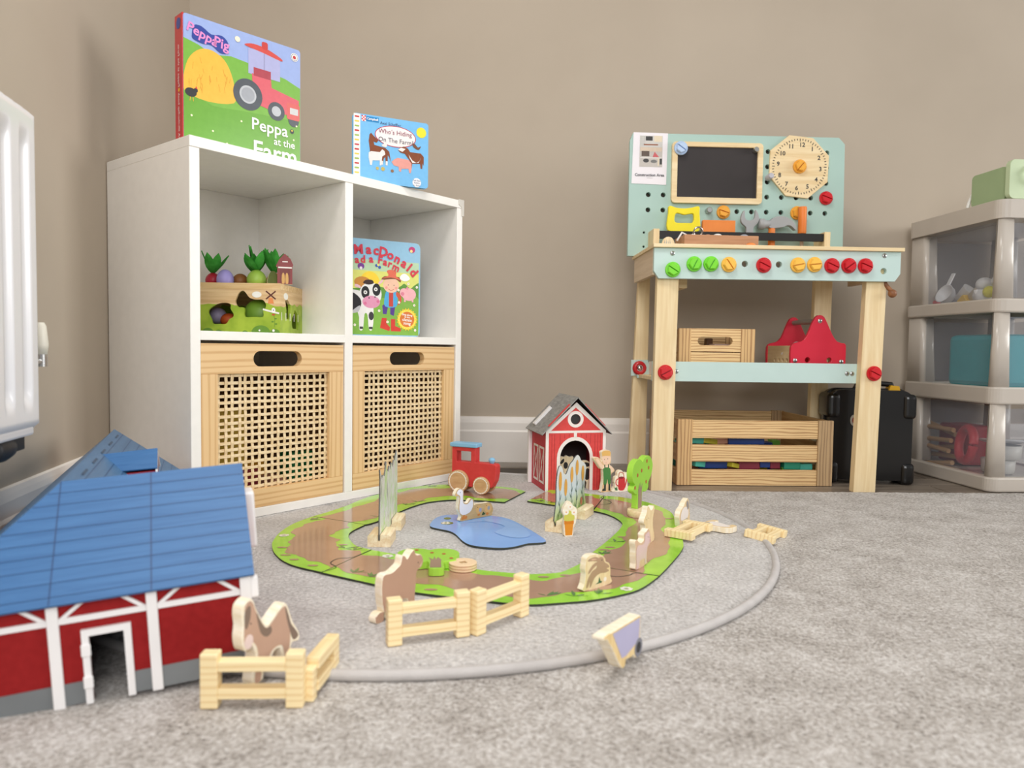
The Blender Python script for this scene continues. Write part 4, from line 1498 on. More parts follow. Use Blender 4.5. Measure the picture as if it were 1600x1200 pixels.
def cutout(name, loc, az, outline, thick, label, cat, face=NAT, prints=(), edge=EDGE, group=None, sm=3, rot=None, raw=False):
    t = thing(name, loc, az, label, cat, group, rot=rot)
    ol = mm(outline) if raw else smooth(mm(outline), sm)
    plate('board', ol, 0, thick, face, edge, parent=t, bevel=0.0008, seg=1)
    if prints:
        decal('print', [(mm(p) if k == 'raw' else smooth(mm(p), 3), m_) for p, m_, k in prints], t)
    return t


GA = 'flat wooden farm animals'
# tan horse by the big barn
hb = paint((196, 160, 138), 0.5, 4)
hd = paint((132, 112, 98), 0.5, 4)
cutout('toy_horse', (-0.2761, 0.7898, -0.0055), 24,
       [(-17, 43), (-20, 50), (-21, 60), (-19.5, 71), (-21, 83), (-19, 93), (-9, 98), (-3, 92), (0, 84), (8, 70), (16, 60), (24, 64), (37, 73), (46, 76), (52, 67), (59, 50), (67, 38), (71, 29), (68, 24), (58, 25), (56, 14), (57, 1), (43, 1), (41, 14), (37, 26), (28, 26),
        (22, 18), (12, 18), (10, 1), (-6, 1), (-4, 20), (-1, 33), (-6, 45), (-12, 43)], 0.014, 'tan wooden horse cut-out beside the big barn and foreground fence', 'toy animal', EDGE,
       [([(-16, 46), (-18, 60), (-17, 76), (-16, 91), (-9, 95), (-4, 90), (-1, 82), (8, 66), (16, 57), (25, 61), (38, 70), (46, 72), (50, 64), (54, 48), (54, 30), (52, 14), (53, 2), (46, 2), (45, 15), (40, 29), (26, 29), (18, 22), (8, 20), (7, 2), (-2, 2), (0, 20), (3, 34), (-4, 48)], hb, 's'),
        ([(0, 80), (8, 66), (15, 57), (22, 57), (24, 50), (16, 47), (6, 56)], hd, 's'), ([(-17, 70), (-17, 84), (-12, 90), (-8, 88), (-9, 76), (-14, 66)], hd, 's'),
        ([(46, 72), (51, 62), (56, 48), (64, 38), (68, 30), (60, 28), (54, 40), (48, 58)], hd, 's'),
        (circ(-11, 51, 6.5, 16, 8), paint((236, 214, 208), 0.5), 'raw'), (circ(-8, 70, 1.0, 8), BLACKM, 'raw')], group=GA)
# brown animal seen from behind
bb = paint((186, 148, 124), 0.5, 3)
cutout('toy_animal', (-0.1755, 0.952, 0.0), 35,
       [(0, 8), (2, 0.5), (15, 0.5), (15, 14), (12, 28), (11, 48), (15, 62), (30, 62), (40, 66), (47, 70), (50, 80), (56, 79), (60, 74), (66, 80), (74, 84), (78, 76), (88, 74), (93, 64), (89, 56), (80, 52), (78, 34), (76, 16), (76, 0.5), (62, 0.5), (61, 18), (34, 18), (31, 0.5), (22, .5), (20, 10), (8, 14)],
       0.013, 'brown wooden animal cut-out seen from behind, next to the fence pair', 'toy animal', bb,
       [(circ(82, 64, 1.0, 8), BLACKM, 'raw'), ([(84, 58), (91, 64), (88, 57)], paint((216, 186, 160), 0.5), 'raw')], group=GA)
# pink pig
cutout('toy_pig', (0.2087, 1.1949, 0.0042), 33.7,
       [(0, 0.3), (-2, 11), (-4, 24), (-4, 36), (-7, 45), (-6, 50), (1, 50), (7, 46), (17, 42), (26, 43), (30, 47), (28, 53), (32, 56), (39, 57), (46, 60), (52, 56), (55, 50), (58, 43), (57, 34), (52, 30), (46, 29), (44, 19), (43, 6), (43, 0.3)],
       0.011, 'pink wooden pig cut-out standing on the right of the track', 'toy animal', wood((226, 190, 160), (214, 174, 142), 'z', 120, 12),
       [([(1, 1), (0, 11), (-1, 24), (-1, 34), (6, 40), (18, 38), (28, 38), (33, 43), (33, 51), (40, 53), (46, 55), (51, 52), (54, 42), (53, 35), (45, 31), (41, 18), (40, 4), (34, 4), (33, 12), (14, 12), (12, 3)], paint((224, 190, 190), 0.5), 's'),
        (circ(46, 46, 0.9, 8), BLACKM, 'raw'), (circ(53, 44, 0.8, 8), BLACKM, 'raw'), (circ(55, 38, 2.2, 12, 3.5), paint((206, 150, 150), 0.5), 'raw')], group=GA)
# pale animal with upright ears behind the pig
cutout('toy_animal', (0.2529, 1.3547, 0.0042), 34.8,
       [(0, 0.3), (37, 0.3), (38, 14), (33, 26), (32, 44), (38, 60), (34, 68), (28, 62), (20, 62), (12, 70), (5, 70), (2, 60), (-4, 54), (-10, 47), (-9, 41), (-3, 36), (-1, 22)],
       0.011, 'pale plain wooden animal with upright ears standing behind the pig', 'toy animal', NAT,
       [(circ(2, 47, 0.9, 8), BLACKM, 'raw'), (circ(11, 48, 0.9, 8), BLACKM, 'raw')], group=GA)
# sheep, standing and lying
sg, sw = paint((150, 144, 142), 0.5), paint((240, 232, 226), 0.5)
sheep_o = [(0, 0.3), (-6, 16), (-7, 26), (0, 36), (18, 42), (26, 48), (40, 53), (47, 54), (54, 43), (58, 28), (62, 14), (60, 0.3), (50, 0.3), (48, 12), (14, 12), (12, 0.3)]
sheep_p = [([(2, 16), (2, 28), (16, 38), (36, 38), (50, 30), (50, 16), (36, 13), (14, 13)], sw, 's'), ([(36, 44), (42, 50), (50, 44), (53, 34), (46, 30), (40, 36)], sg, 's')]
cutout('toy_sheep', (0.3524, 1.5064, 0.0), 31.4, sheep_o, 0.011, 'white and grey wooden sheep standing at the right edge of the track', 'toy animal', NAT, sheep_p, group=GA)
cutout('toy_sheep', (0.462, 1.482, 0.0118), 0, sheep_o, 0.011, 'white and grey wooden sheep lying flat behind the fallen fence', 'toy animal', NAT, sheep_p, group=GA,
       rot=(-PI / 2, 0, az_rot(330)))
# rabbit
rb = paint((176, 142, 112), 0.5)
cutout('toy_rabbit', (0.1121, 1.0842, 0.0042), 49.2,
       [(0, 0.4), (1, 11), (3, 25), (1, 33), (3, 43), (5, 50), (14, 53), (30, 51), (40, 47), (46, 41), (47, 37), (55, 33), (58, 26), (58.6, 12), (58.6, 0.4)], 0.011,
       'rabbit cut-out with brown printed rabbit at the front of the track', 'toy animal', wood((240, 218, 178), (226, 198, 150), 'z', 120, 12),
       [([(4, 5), (8, 17), (16, 27), (26, 31), (27, 40), (33, 46), (41, 44), (44, 37), (53, 31), (55, 27), (49, 26), (55, 22), (46, 20), (34, 21), (22, 16), (15, 5), (12, 4), (12, 12), (8, 5)], rb, 's'),
        ([(31, 45), (22, 48.5), (9, 47), (8, 44), (18, 43), (28, 41)], rb, 's'), ([(27, 40), (18, 37), (10, 30), (8, 25), (12, 26), (20, 32), (28, 36)], rb, 's'),
        ([(26, 44), (20, 46.2), (13, 46), (18, 44.5)], paint((222, 180, 150), 0.5), 's'),
        (circ(38, 41, 1.1, 8), BLACKM, 'raw'), ([(24, 6), (31, 8), (33, 16), (36, 9), (40, 8), (38, 6)], paint((40, 96, 56), 0.5), 'raw'), (circ(46, 10, 3.5, 12), paint((244, 232, 220), 0.5), 'raw')], group=GA)
# goose with ducklings
gw = paint((240, 236, 238), 0.5, 2)
og = paint((216, 132, 56), 0.5)
dk = paint((226, 180, 116), 0.5)
cutout('toy_goose', (-0.1038, 1.5171, 0.0046), 47.1,
       [(0, 0.3), (1, 9), (0, 13), (-5, 23), (-6, 32), (-4.5, 42), (-4, 51), (-8, 54), (-13, 54), (-15, 58), (-12, 64), (-9, 68), (-3, 70), (3, 68), (7.6, 65), (8.3, 55), (7.4, 46), (8.5, 40), (12.5, 37), (18.6, 37), (22.6, 41), (26, 44), (31, 44), (36, 40), (37, 30), (43, 31), (66, 30), (77, 30), (86, 26), (91, 14), (89, 6), (86, 0.3), (60, .3), (30, .3)],
       0.009, 'white goose with two ducklings cut-out standing on the pond', 'toy animal', wood((214, 182, 132), (198, 164, 112), 'x', 120, 12),
       [([(-2, 20), (-3, 32), (-2, 42), (-1, 52), (-6, 57), (-10, 58), (-9, 64), (-3, 68), (3, 66), (6, 62), (6, 48), (8, 37), (18, 34), (26, 40), (32, 42), (34, 30), (28, 18), (16, 13), (5, 13)], gw, 's'),
        (circ(-1, 61, 1.0, 8), paint((50, 60, 110), 0.5), 'raw'), ([(-14, 57), (-9, 60), (-8, 55), (-12, 54)], dk, 'raw'),
        ([(3, 3), (4, 8), (9, 12), (12, 12), (12, 9), (17, 10), (18, 4), (10, 3)], og, 's'),
        ([(43, 24), (48, 28), (54, 26), (56, 18), (52, 10), (46, 10), (42, 16)], dk, 's'), ([(68, 24), (74, 27), (82, 24), (86, 15), (80, 7), (70, 10), (66, 16)], dk, 's'),
        (circ(54, 17, 4, 12, 4.5), paint((166, 166, 196), 0.5), 'raw'), (circ(78, 18, 4, 12, 4.5), paint((160, 164, 172), 0.5), 'raw'), (circ(47, 23, 1.0, 8), BLACKM, 'raw'), (circ(72, 24, 1.0, 8), BLACKM, 'raw'),
        (circ(50, 7, 4, 10, 2.4), og, 'raw'), (circ(74, 6, 4, 10, 3), og, 'raw'), ([(58, 5), (60, 9), (63, 12), (66, 9), (69, 6), (64, 5)], paint((46, 80, 40), 0.5), 'raw')], group=GA)
# cow in the doorway
ck = paint((30, 24, 26), 0.5)
cutout('toy_cow', (0.1349, 1.9152, 0.0), 82.2,
       [(-18, 68), (-14, 78), (-4, 86), (4, 84), (10, 88), (20, 84), (28, 86), (32, 76), (46, 73), (63, 75), (74, 69), (78, 56), (77, 30), (81, 18), (82, 0.3), (66, 0.3), (64, 20), (26, 20), (24, 0.3), (8, 0.3), (6, 22), (4, 44), (-4, 56), (-14, 60)],
       0.011, 'black and white wooden cow standing in the doorway of the small red barn', 'toy animal', wood((240, 222, 190), (226, 204, 166), 'z', 120, 12),
       [([(-6, 68), (-2, 76), (4, 80), (4, 72), (-2, 66)], ck, 's'), (circ(9, 62, 6, 16, 9), ck, 'raw'), ([(60, 70), (70, 68), (75, 62), (66, 58), (60, 63)], ck, 's'),
        ([(62, 26), (62, 44), (66, 54), (74, 50), (75, 36), (70, 24)], ck, 's'), (circ(77, 12, 3.5, 12, 6), ck, 'raw'), ([(-17, 66), (-12, 72), (-8, 66), (-12, 61)], paint((232, 188, 150), 0.5), 's')], group=GA)
# farmer
cutout('toy_farmer', (0.2325, 1.8739, 0.0), 61.9,
       [(-0, 0.3), (2, 8), (3, 16), (6, 32), (5, 52), (5, 61), (-2, 61), (-16, 78), (-24, 87), (-23, 92), (-10, 91), (1, 80), (1, 95), (-0.5, 105), (11, 109), (25, 107), (29, 97), (30, 85), (29, 75), (25, 71), (33, 65), (40, 58), (41, 52), (31, 45), (30.4, 30), (31, 10), (31, 0.3)],
       0.011, 'wooden farmer figure in green dungarees waving beside the small barn', 'toy figure', wood((232, 196, 152), (216, 176, 128), 'z', 120, 12),
       [([(2, 94), (1, 104), (11, 107), (25, 105), (28, 98), (22, 92), (8, 92)], paint((228, 180, 100), 0.5), 's'), ([(3, 80), (2, 92), (10, 94), (22, 93), (28, 90), (27, 79), (20, 72), (9, 72)], paint((240, 202, 176), 0.5), 's'),
        (circ(9, 85, 1.1, 8), BLACKM, 'raw'), (circ(19, 86, 1.1, 8), BLACKM, 'raw'), ([(11, 77), (14, 76), (17, 77), (14, 75)], paint((206, 100, 90), 0.5), 'raw'),
        ([(5, 60), (-2, 63), (-14, 79), (-19, 88), (-12, 88), (-4, 80), (6, 70), (24, 70), (36, 60), (38, 54), (30, 50), (26, 62)], paint((238, 204, 176), 0.5), 's'),
        ([(9, 62), (8, 70), (11, 72), (12, 64), (20, 64), (20, 72), (23, 71), (23, 62)], paint((46, 82, 48), 0.5), 'raw'),
        ([(6, 62), (25, 62), (29, 48), (29, 20), (22, 20), (19, 34), (16, 20), (8, 19), (7, 36), (6, 50)], paint((62, 124, 56), 0.5), 's'),
        ([(4, 3), (4, 8), (9, 10), (9, 20), (15, 20), (15, 3)], paint((34, 44, 34), 0.5), 'raw'), ([(23, 3), (23, 20), (28, 20), (29, 3)], paint((34, 44, 34), 0.5), 'raw')])
# watering can
cutout('toy_watering_can', (0.2640, 1.8840, 0.0), 70,
       [(0, 0.3), (-1, 6), (5, 12), (6, 20), (4, 26), (6, 38), (12, 41), (12, 49), (15, 54), (21, 56), (27, 53), (30, 48), (39, 49), (44, 44), (42, 30), (43, 14), (43, 0.3)],
       0.011, 'wooden watering can cut-out printed red beside the farmer', 'toy', EDGE,
       [([(17, 5), (34, 5), (35, 32), (32, 36), (18, 36), (16, 30)], paint((206, 44, 50), 0.5), 's'), ([(34, 12), (38, 28), (42, 42), (45, 42), (41, 26), (36, 8)], paint((206, 44, 50), 0.5), 'raw'),
        (stroke(smooth([(17, 34), (10, 30), (9, 20), (16, 14)], 4, False), 2.4), paint((206, 44, 50), 0.5), 'raw'), (stroke(smooth([(16, 36), (18, 48), (24, 50), (30, 46), (32, 36)], 4, False), 2.4), paint((196, 120, 100), 0.5), 'raw'),
        (circ(24, 36, 8, 14, 3), paint((140, 26, 34), 0.5), 'raw'), ([(8, 3), (4, 12), (10, 10), (12, 14), (14, 3)], paint((70, 120, 70), 0.5), 'raw')])
# flower pot
cutout('toy_flower_pot', (0.1085, 1.4240, 0.0), 75.6,
       [(-1, 0.3), (15, 0.3), (17, 21), (21, 25), (24, 48), (21, 56), (15, 60), (11, 67), (3, 68), (-2, 61), (-6, 54), (-6, 46), (-2, 38), (-4, 24), (-3, 10)], 0.011,
       'wooden flower pot cut-out with white blooms in front of the corn', 'toy', EDGE,
       [([(0, 2), (14, 2), (16, 24), (-2, 24)], paint((226, 146, 36), 0.5), 'raw'), (rect(-3, 24, 17, 31), paint((214, 128, 26), 0.5), 'raw'), ([(-2, 31), (16, 31), (18, 40), (10, 50), (4, 50), (-3, 40)], paint((206, 204, 92), 0.5), 's'),
        (circ(1, 48, 5.5, 14), paint((246, 240, 226), 0.5), 'raw'), (circ(17, 47, 5.5, 14), paint((246, 240, 226), 0.5), 'raw'), (circ(9, 58, 5.5, 14), paint((246, 240, 226), 0.5), 'raw'),
        (circ(1, 48, 1.6, 10), paint((230, 170, 130), 0.5), 'raw'), (circ(17, 47, 1.6, 10), paint((230, 170, 130), 0.5), 'raw'), (circ(9, 58, 1.6, 10), paint((230, 170, 130), 0.5), 'raw')])
# wheelbarrow
cutout('toy_wheelbarrow', (0.1335, 0.8380, -0.0045), 33.2,
       [(-52, 54), (-52, 50), (-44, 49), (-38, 42), (-31, 35), (-8, 6), (0, 0.2), (6, 2), (8, 8), (20, 6), (32, 6), (35, 0.5), (51, 0.5), (57, 9), (54, 17), (48, 22), (48, 30), (49, 48), (46, 50), (-34, 54)],
       0.015, 'wooden wheelbarrow cut-out with lilac tray on the rug edge in front', 'toy', wood((240, 214, 158), (226, 194, 132), 'z', 120, 12),
       [([(-30, 51), (46, 47), (45, 30), (44, 20), (8, 13), (-4, 14)], paint((182, 178, 208), 0.5), 'raw'), (circ(44, 11, 11.5, 24), paint((130, 130, 138), 0.5), 'raw'), (circ(44, 11, 6.8, 18), paint((40, 40, 44), 0.5), 'raw')], sm=1)

# trees
tg = paint((150, 206, 66), 0.45, 5)
tgs = paint((166, 220, 74), 0.42, 4)
ta = paint((178, 84, 46), 0.5)
ttr = paint((152, 128, 108), 0.5)
tree_o = [(6, 0.3), (5, 20), (4, 35), (-5, 38), (-15, 44), (-16, 50), (-12, 56), (-6, 58), (-16, 65), (-22, 78), (-21, 92), (-13, 105), (2, 112), (16, 112), (28, 105), (34, 110), (42, 114), (54, 116), (66, 113), (78, 102), (82, 88), (75, 70), (62, 56), (61, 45), (54, 38), (43, 36), (33, 39), (29, 32), (28, 16), (28, 0.3)]
tree_p = [([(9, 2), (9, 34), (8, 44), (14, 60), (17, 46), (20, 64), (22, 46), (30, 60), (26, 42), (27, 20), (27, 2)], ttr, 'raw')]
for ax_, az_ in ((4, 78), (24, 86), (50, 104), (48, 58), (-8, 52), (60, 88)):
    tree_p.append((circ(ax_, az_, 3.4, 12, 4.4), ta, 'raw'))
t1 = thing('toy_tree', (0.2731 - 0.004, 1.600, 0.0042), 35.1, 'green apple tree cut-out standing upright in a round wooden base', 'toy tree')
mb = MB()
mb.lathe([(0.0262, 0.0), (0.027, 0.0008), (0.027, 0.0132), (0.0262, 0.014)], (0.005, -0.014, 0), 'z', wood((248, 230, 198), (230, 202, 160), 'x', 80, 8), 36)
mb.build('base', t1)
to = shift(smooth(mm(tree_o), 3), 0, 0.0105)
plate('tree_board', to, -0.008, 0.006, tg, tgs, parent=t1, bevel=0.0008, seg=1)
decal('print', [(shift(mm(p), 0, 0.0105), m_) for p, m_, _ in tree_p], t1, d=-0.0083)
t2 = thing('toy_tree', (-0.133, 1.147, 0.0175), 0, 'green apple tree cut-out lying flat on the track near its base', 'toy tree', rot=(-PI / 2, 0, az_rot(84)))
mir = [(34 - x_, z_) for x_, z_ in tree_o]
plate('tree_board', smooth(mm(mir), 3), 0, 0.013, tg, tgs, parent=t2, bevel=0.0008, seg=1)
decal('print', [(mm([(34 - x_, z_) for x_, z_ in p]), m_) for p, m_, _ in tree_p], t2)
# loose round base with a slot
STR = grained((236, 208, 170), (196, 150, 112), 'x', 70, 0.55, 1.5, 1.0, 0.15, 0.05)
o = plate('tree_base', circ(0, 0, 0.023, 40), 0, 0.0115, STR, holes=[rect(-0.006, -0.007, 0.006, 0.007)], plane='xy', bevel=0.0006, seg=1)
o.location = (-0.0765, 1.190, 0.0042)
o.rotation_euler = (0, 0, 0.5)
setp(o, 'loose round wooden tree base with square slot on the track', 'toy')

# slotted stands and printed panels
SW = wood((250, 236, 204), (232, 206, 162), 'y', 130, 9)


def stand(loc, az, depth, label):
    """block with a slot in its top running along local y"""
    t = thing('panel_stand', loc, az, label, 'toy stand', 'slotted wooden panel stands')
    h, wd = 0.0225, 0.042
    prof = [(-wd / 2, 0), (wd / 2, 0), (wd / 2, h - 0.003), (wd / 2 - 0.003, h), (0.0022, h), (0.0022, h - 0.011), (-0.0022, h - 0.011), (-0.0022, h), (-wd / 2 + 0.003, h), (-wd / 2, h - 0.003)]
    plate('block', prof, 0, depth, SW, parent=t)
    return t


stand((-0.2393, 1.3283, 0.0), 90, 0.062, 'slotted wooden stand at the near end of the grass panel')
stand((-0.2385, 1.452, 0.0), 90, 0.062, 'slotted wooden stand at the far end of the grass panel')
gp = thing('grass_panel', (-0.2393, 1.3290, 0.0120), 0.2, 'thin panel printed with tall grey green grass, seen nearly edge-on', 'toy panel')
tips = [(0, 0), (0, 40), (3, 80), (6, 112), (0, 131), (12, 120), (20, 108), (30, 116), (46, 110), (58, 120), (64, 136), (74, 118), (86, 112), (100, 122), (112, 112), (126, 124), (140, 112), (152, 126), (166, 122), (178, 134), (190, 140), (198, 128), (200, 112), (200, 60), (198, 0)]


def grass_mat():
    m, nt, bs = _new('printed_grass')
    bs.inputs['Roughness'].default_value = 0.35
    v = _coords(nt, (70, 10, 14))
    f = _noise(nt, v, 1.0, 4, 0.6, 1.2)
    c1 = _ramp(nt, f, [(0.28, (120, 128, 130)), (0.40, (206, 214, 190)), (0.50, (236, 236, 236)), (0.60, (176, 220, 128)), (0.74, (244, 242, 242))])
    nt.links.new(c1, bs.inputs['Base Color'])
    return m


plate('board', mm(tips), -0.0012, 0.0012, grass_mat(), paint((96, 96, 92), 0.6), parent=gp)
CA = 23.5
ca_ = math.radians(CA)
cdir = Vector((math.sin(ca_), math.cos(ca_), 0))
c0 = Vector((0.0920, 1.4600, 0.0))
stand(c0 - cdir * 0.006, CA + 90, 0.062, 'slotted wooden stand behind the flower pot at the near end of the corn')
stand(c0 + cdir * 0.125, CA + 90, 0.062, 'slotted wooden stand at the far end of the corn panel')
cp = thing('corn_panel', c0 + Vector((0, 0, 0.0120)), CA, 'thin panel printed with orange corn heads before the small barn', 'toy panel')


def corn_bg():
    m, nt, bs = _new('printed_corn_sky')
    bs.inputs['Roughness'].default_value = 0.3
    v = _coords(nt, (1, 1, 1))
    sp = nt.nodes.new('ShaderNodeSeparateXYZ')
    nt.links.new(v, sp.inputs[0])
    ma = nt.nodes.new('ShaderNodeMath')
    ma.operation = 'MULTIPLY_ADD'
    ma.inputs[1].default_value = 0.03
    nt.links.new(_noise(nt, v, 45, 2), ma.inputs[0])
    nt.links.new(sp.outputs['Z'], ma.inputs[2])
    mu = nt.nodes.new('ShaderNodeMath')
    mu.operation = 'MULTIPLY'
    mu.inputs[1].default_value = 8.0
    nt.links.new(ma.outputs[0], mu.inputs[0])
    nt.links.new(_ramp(nt, mu.outputs[0], [(0.10, (150, 176, 90)), (0.36, (196, 214, 170)), (0.55, (206, 222, 232)), (0.95, (226, 232, 236))]), bs.inputs['Base Color'])
    return m


corn_o = [(0, 0), (-2, 50), (-3, 84), (2, 106), (10, 117), (20, 119), (30, 112), (40, 100), (54, 96), (66, 104), (80, 114), (96, 118), (110, 124), (126, 127), (140, 122), (152, 112), (168, 106), (184, 98), (188, 88), (182, 66), (178, 40), (178, 0)]
plate('board', smooth(mm(corn_o), 3), -0.0012, 0.0012, corn_bg(), paint((80, 84, 84), 0.6), parent=cp)
CO, CS, CL = flat((226, 166, 74)), flat((66, 96, 104)), flat((70, 112, 92))
P = []
for x_, zt_, zb_ in ((18, 104, 70), (52, 84, 54), (90, 104, 76), (124, 114, 86), (164, 96, 68)):
    P.append((mm(stroke([(x_ - 2, zb_), (x_ - 1, zb_ * .5), (x_ - 3, 6)], 1.8)), CS))
    P.append((mm(circ(x_, (zt_ + zb_) / 2, 9.5, 18, (zt_ - zb_) / 2 + 3)), CO))
    for zz, s_ in ((zb_ * .75, 1), (zb_ * .6, -1), (zb_ * .38, 1), (zb_ * .22, -1)):
        P.append((mm([(x_ - 2, zz - 3), (x_ - 2 + 11 * s_, zz + 9), (x_ - 2 + 4 * s_, zz - 4)]), CL))
for x_ in (8, 30, 70, 108, 146, 168):
    P.append((mm([(x_ - 8, 8), (x_ - 5, 26), (x_, 9), (x_ + 4, 30), (x_ + 8, 8)]), flat((126, 160, 84))))
P.append((mm(circ(156, 22, 8, 12, 9)), flat((180, 110, 80))))
decal('print', P, cp, d=-0.0016)

# ================================================================== toy workbench
BO = Vector((0.380, 2.0, 0.0))
BAZ = 88
FL = -0.022
wb = thing('toy_workbench', BO, BAZ, 'pale wooden toy workbench with aqua pegboard and colourful bolts', 'workbench')
BWZ = wood((243, 223, 182), (232, 207, 160), 'z', 60, 4, 0.5)
BWX = wood((243, 223, 182), (230, 204, 156), 'x', 60, 4, 0.5)
BWS = wood((226, 206, 180), (214, 192, 164), 'y', 60, 4, 0.55)
AQ = paint((198, 222, 218), 0.42, 2)
AQB = paint((172, 202, 194), 0.45, 2)
BMAT = Matrix.Translation(BO) @ Matrix.Rotation(az_rot(BAZ), 4, 'Z')

box('worktop', (-0.004, 0.686), (-0.006, 0.290), (0.645, 0.655), BWX, wb, 0.0008, 1)
ap = [(0.0, 0.6448), (0.681, 0.6448), (0.681, 0.585), (0.666, 0.564), (0.014, 0.562), (0.0, 0.582)]
aph = [circ(x, z, 0.0085, 16) for x, z in ((0.249, 0.605), (0.343, 0.605), (0.634, 0.592))]
plate('front_apron', ap, 0.004, 0.018, AQ, holes=aph, parent=wb, bevel=0.0006, seg=1)
box('side_apron', (0.0, 0.014), (0.0185, 0.272), (0.573, 0.6448), BWS, wb, 0.0006, 1)
box('side_apron', (0.667, 0.681), (0.0185, 0.272), (0.573, 0.6448), BWS, wb, 0.0006, 1)


def leg(name, x0, x1, xb0, xb1, y0, y1, zt):
    mb_ = MB()
    mb_.loft([[(xb0, y0, FL), (xb1, y0, FL), (xb1, y1, FL), (xb0, y1, FL)], [(x0, y0, zt), (x1, y0, zt), (x1, y1, zt), (x0, y1, zt)]], BWZ)
    return fixn(mb_.build(name, wb, 0.001, 1))


leg('leg', 0.0142, 0.0735, 0.009, 0.067, 0.0185, 0.043, 0.6445)
leg('leg', 0.5975, 0.6535, 0.579, 0.6415, 0.0185, 0.043, 0.6445)
leg('leg', 0.0145, 0.048, -0.008, 0.045, 0.262, 0.284, 0.6445)
leg('leg', 0.562, 0.616, 0.556, 0.610, 0.262, 0.284, 0.6445)
box('front_rail', (0.012, 0.640), (0.0434, 0.0574), (0.2815, 0.3365), AQ, wb, 0.0006, 1)
box('rear_rail', (0.012, 0.610), (0.2480, 0.2616), (0.2815, 0.330), AQ, wb, 0.0006, 1)
box('shelf_board', (0.016, 0.636), (0.0576, 0.2478), (0.283, 0.293), BWX, wb, 0.0006, 1)
box('side_rail', (0.047, 0.058), (0.0576, 0.2478), (0.2935, 0.333), paint((232, 222, 212), 0.5), wb, 0.0006, 1)
box('rail_bracket', (-0.006, 0.046), (0.2555, 0.2618), (0.288, 0.337), AQ, wb, 0.0006, 1)
box('cross_block', (0.095, 0.118), (0.10, 0.20), (0.545, 0.6448), BWX, wb)

# coloured bolts: flange, split hexagon head with a slot
def bolt_mesh(mat):
    b_ = MB()
    b_.lathe([(0.0198, 0.0), (0.0208, 0.001), (0.0208, 0.005), (0.0195, 0.0065)], (0, 0, 0), 'y', mat, 32)
    me0 = b_
    o_ = me0.build('bolt')
    flange = o_.data
    bpy.data.objects.remove(o_)
    h_ = MB()
    R_, g = 0.0172, 0.0016
    for s_ in (1, -1):
        pts = []
        for k in range(6):
            a_ = PI / 3 * k
            pts.append((R_ * math.cos(a_), R_ * math.sin(a_)))
        half = clip(pts, -1, g, 1, 1) if s_ > 0 else clip(pts, -1, -1, 1, -g)
        cx = sum(p[0] for p in half) / len(half)
        n = len(half)
        top = [(p[0] * 0.86, p[1] * 0.86 if abs(p[1]) > g * 1.01 else p[1]) for p in half]
        h_.loft([[(p[0], -0.0062, p[1]) for p in half], [(p[0], -0.014, p[1]) for p in half], [(p[0], -0.0165, p[1]) for p in top]], mat)
    h_.lathe([(0.015, 0.006), (0.015, 0.0085)], (0, 0, 0), 'y', mat, 20)
    o2 = fixn(h_.build('bolt_head'))
    head = o2.data
    bpy.data.objects.remove(o2)
    return flange, head


PL = {'green': bolt_mesh(paint((124, 222, 50), 0.35, 4, coat=0.2)), 'yellow': bolt_mesh(paint((250, 196, 80), 0.38, 4, coat=0.2)),
      'red': bolt_mesh(paint((208, 28, 40), 0.35, 4, coat=0.2)), 'blue': bolt_mesh(paint((184, 208, 240), 0.35, 4, coat=0.2)), 'amber': bolt_mesh(paint((240, 172, 60), 0.38, 4, coat=0.2))}


def bolt(x, y, z, colr, ang, s_=1.0):
    f_, h_ = PL[colr]
    o_ = copies(f_, 'bolt', wb, (x, y, z), (0, math.radians(ang), 0))
    o_.scale = (s_, s_, s_)
    copies(h_, 'bolt_head', o_)
    return o_


for x, z, c, a in ((0.051, 0.586, 'green', 32), (0.109, 0.602, 'green', -64), (0.155, 0.603, 'green', -60), (0.204, 0.602, 'yellow', 55), (0.300, 0.602, 'red', 26), (0.394, 0.604, 'yellow', -12),
                   (0.440, 0.606, 'yellow', -6), (0.488, 0.604, 'red', 24), (0.535, 0.605, 'red', -36), (0.581, 0.605, 'red', 22)):
    bolt(x, 0.004, z, c, a)
bolt(0.041, 0.0185, 0.307, 'red', -28)
bolt(0.624, 0.0185, 0.311, 'red', 26)
mb = MB()
mb.lathe([(0.021, 0.0), (0.022, 0.003), (0.020, 0.009), (0.014, 0.012), (0.010, 0.010), (0.009, 0.004)], (0.019, 0.2555, 0.312), 'y', paint((200, 26, 36), 0.35, coat=0.2), 28)
mb.lathe([(0.0001, 0.004), (0.0075, 0.004), (0.0075, 0.0095), (0.0001, 0.0105)], (0.019, 0.2555, 0.312), 'y', CHROME, 18)
mb.build('ring_nut', wb)
# screws
SCW = paint((190, 192, 190), 0.3, 2, metal=0.9)
mb = MB()
mb.lathe([(0.0001, 0.001), (0.006, 0.0012), (0.0065, 0.0)], (0, 0, 0), 'y', SCW, 14)
mb.box((-0.0035, 0.0035), (-0.0016, -0.001), (-0.0006, 0.0006), DARK)
mb.box((-0.0006, 0.0006), (-0.0016, -0.001), (-0.0035, 0.0035), DARK)
so = mb.build('screw')
scm = so.data
bpy.data.objects.remove(so)
for x, y, z in ((0.050, 0.0038, 0.630), (0.635, 0.0038, 0.634), (0.078, 0.0432, 0.309), (0.562, 0.0432, 0.309), (0.576, 0.0432, 0.309)):
    copies(scm, 'screw', wb, (x, y, z))

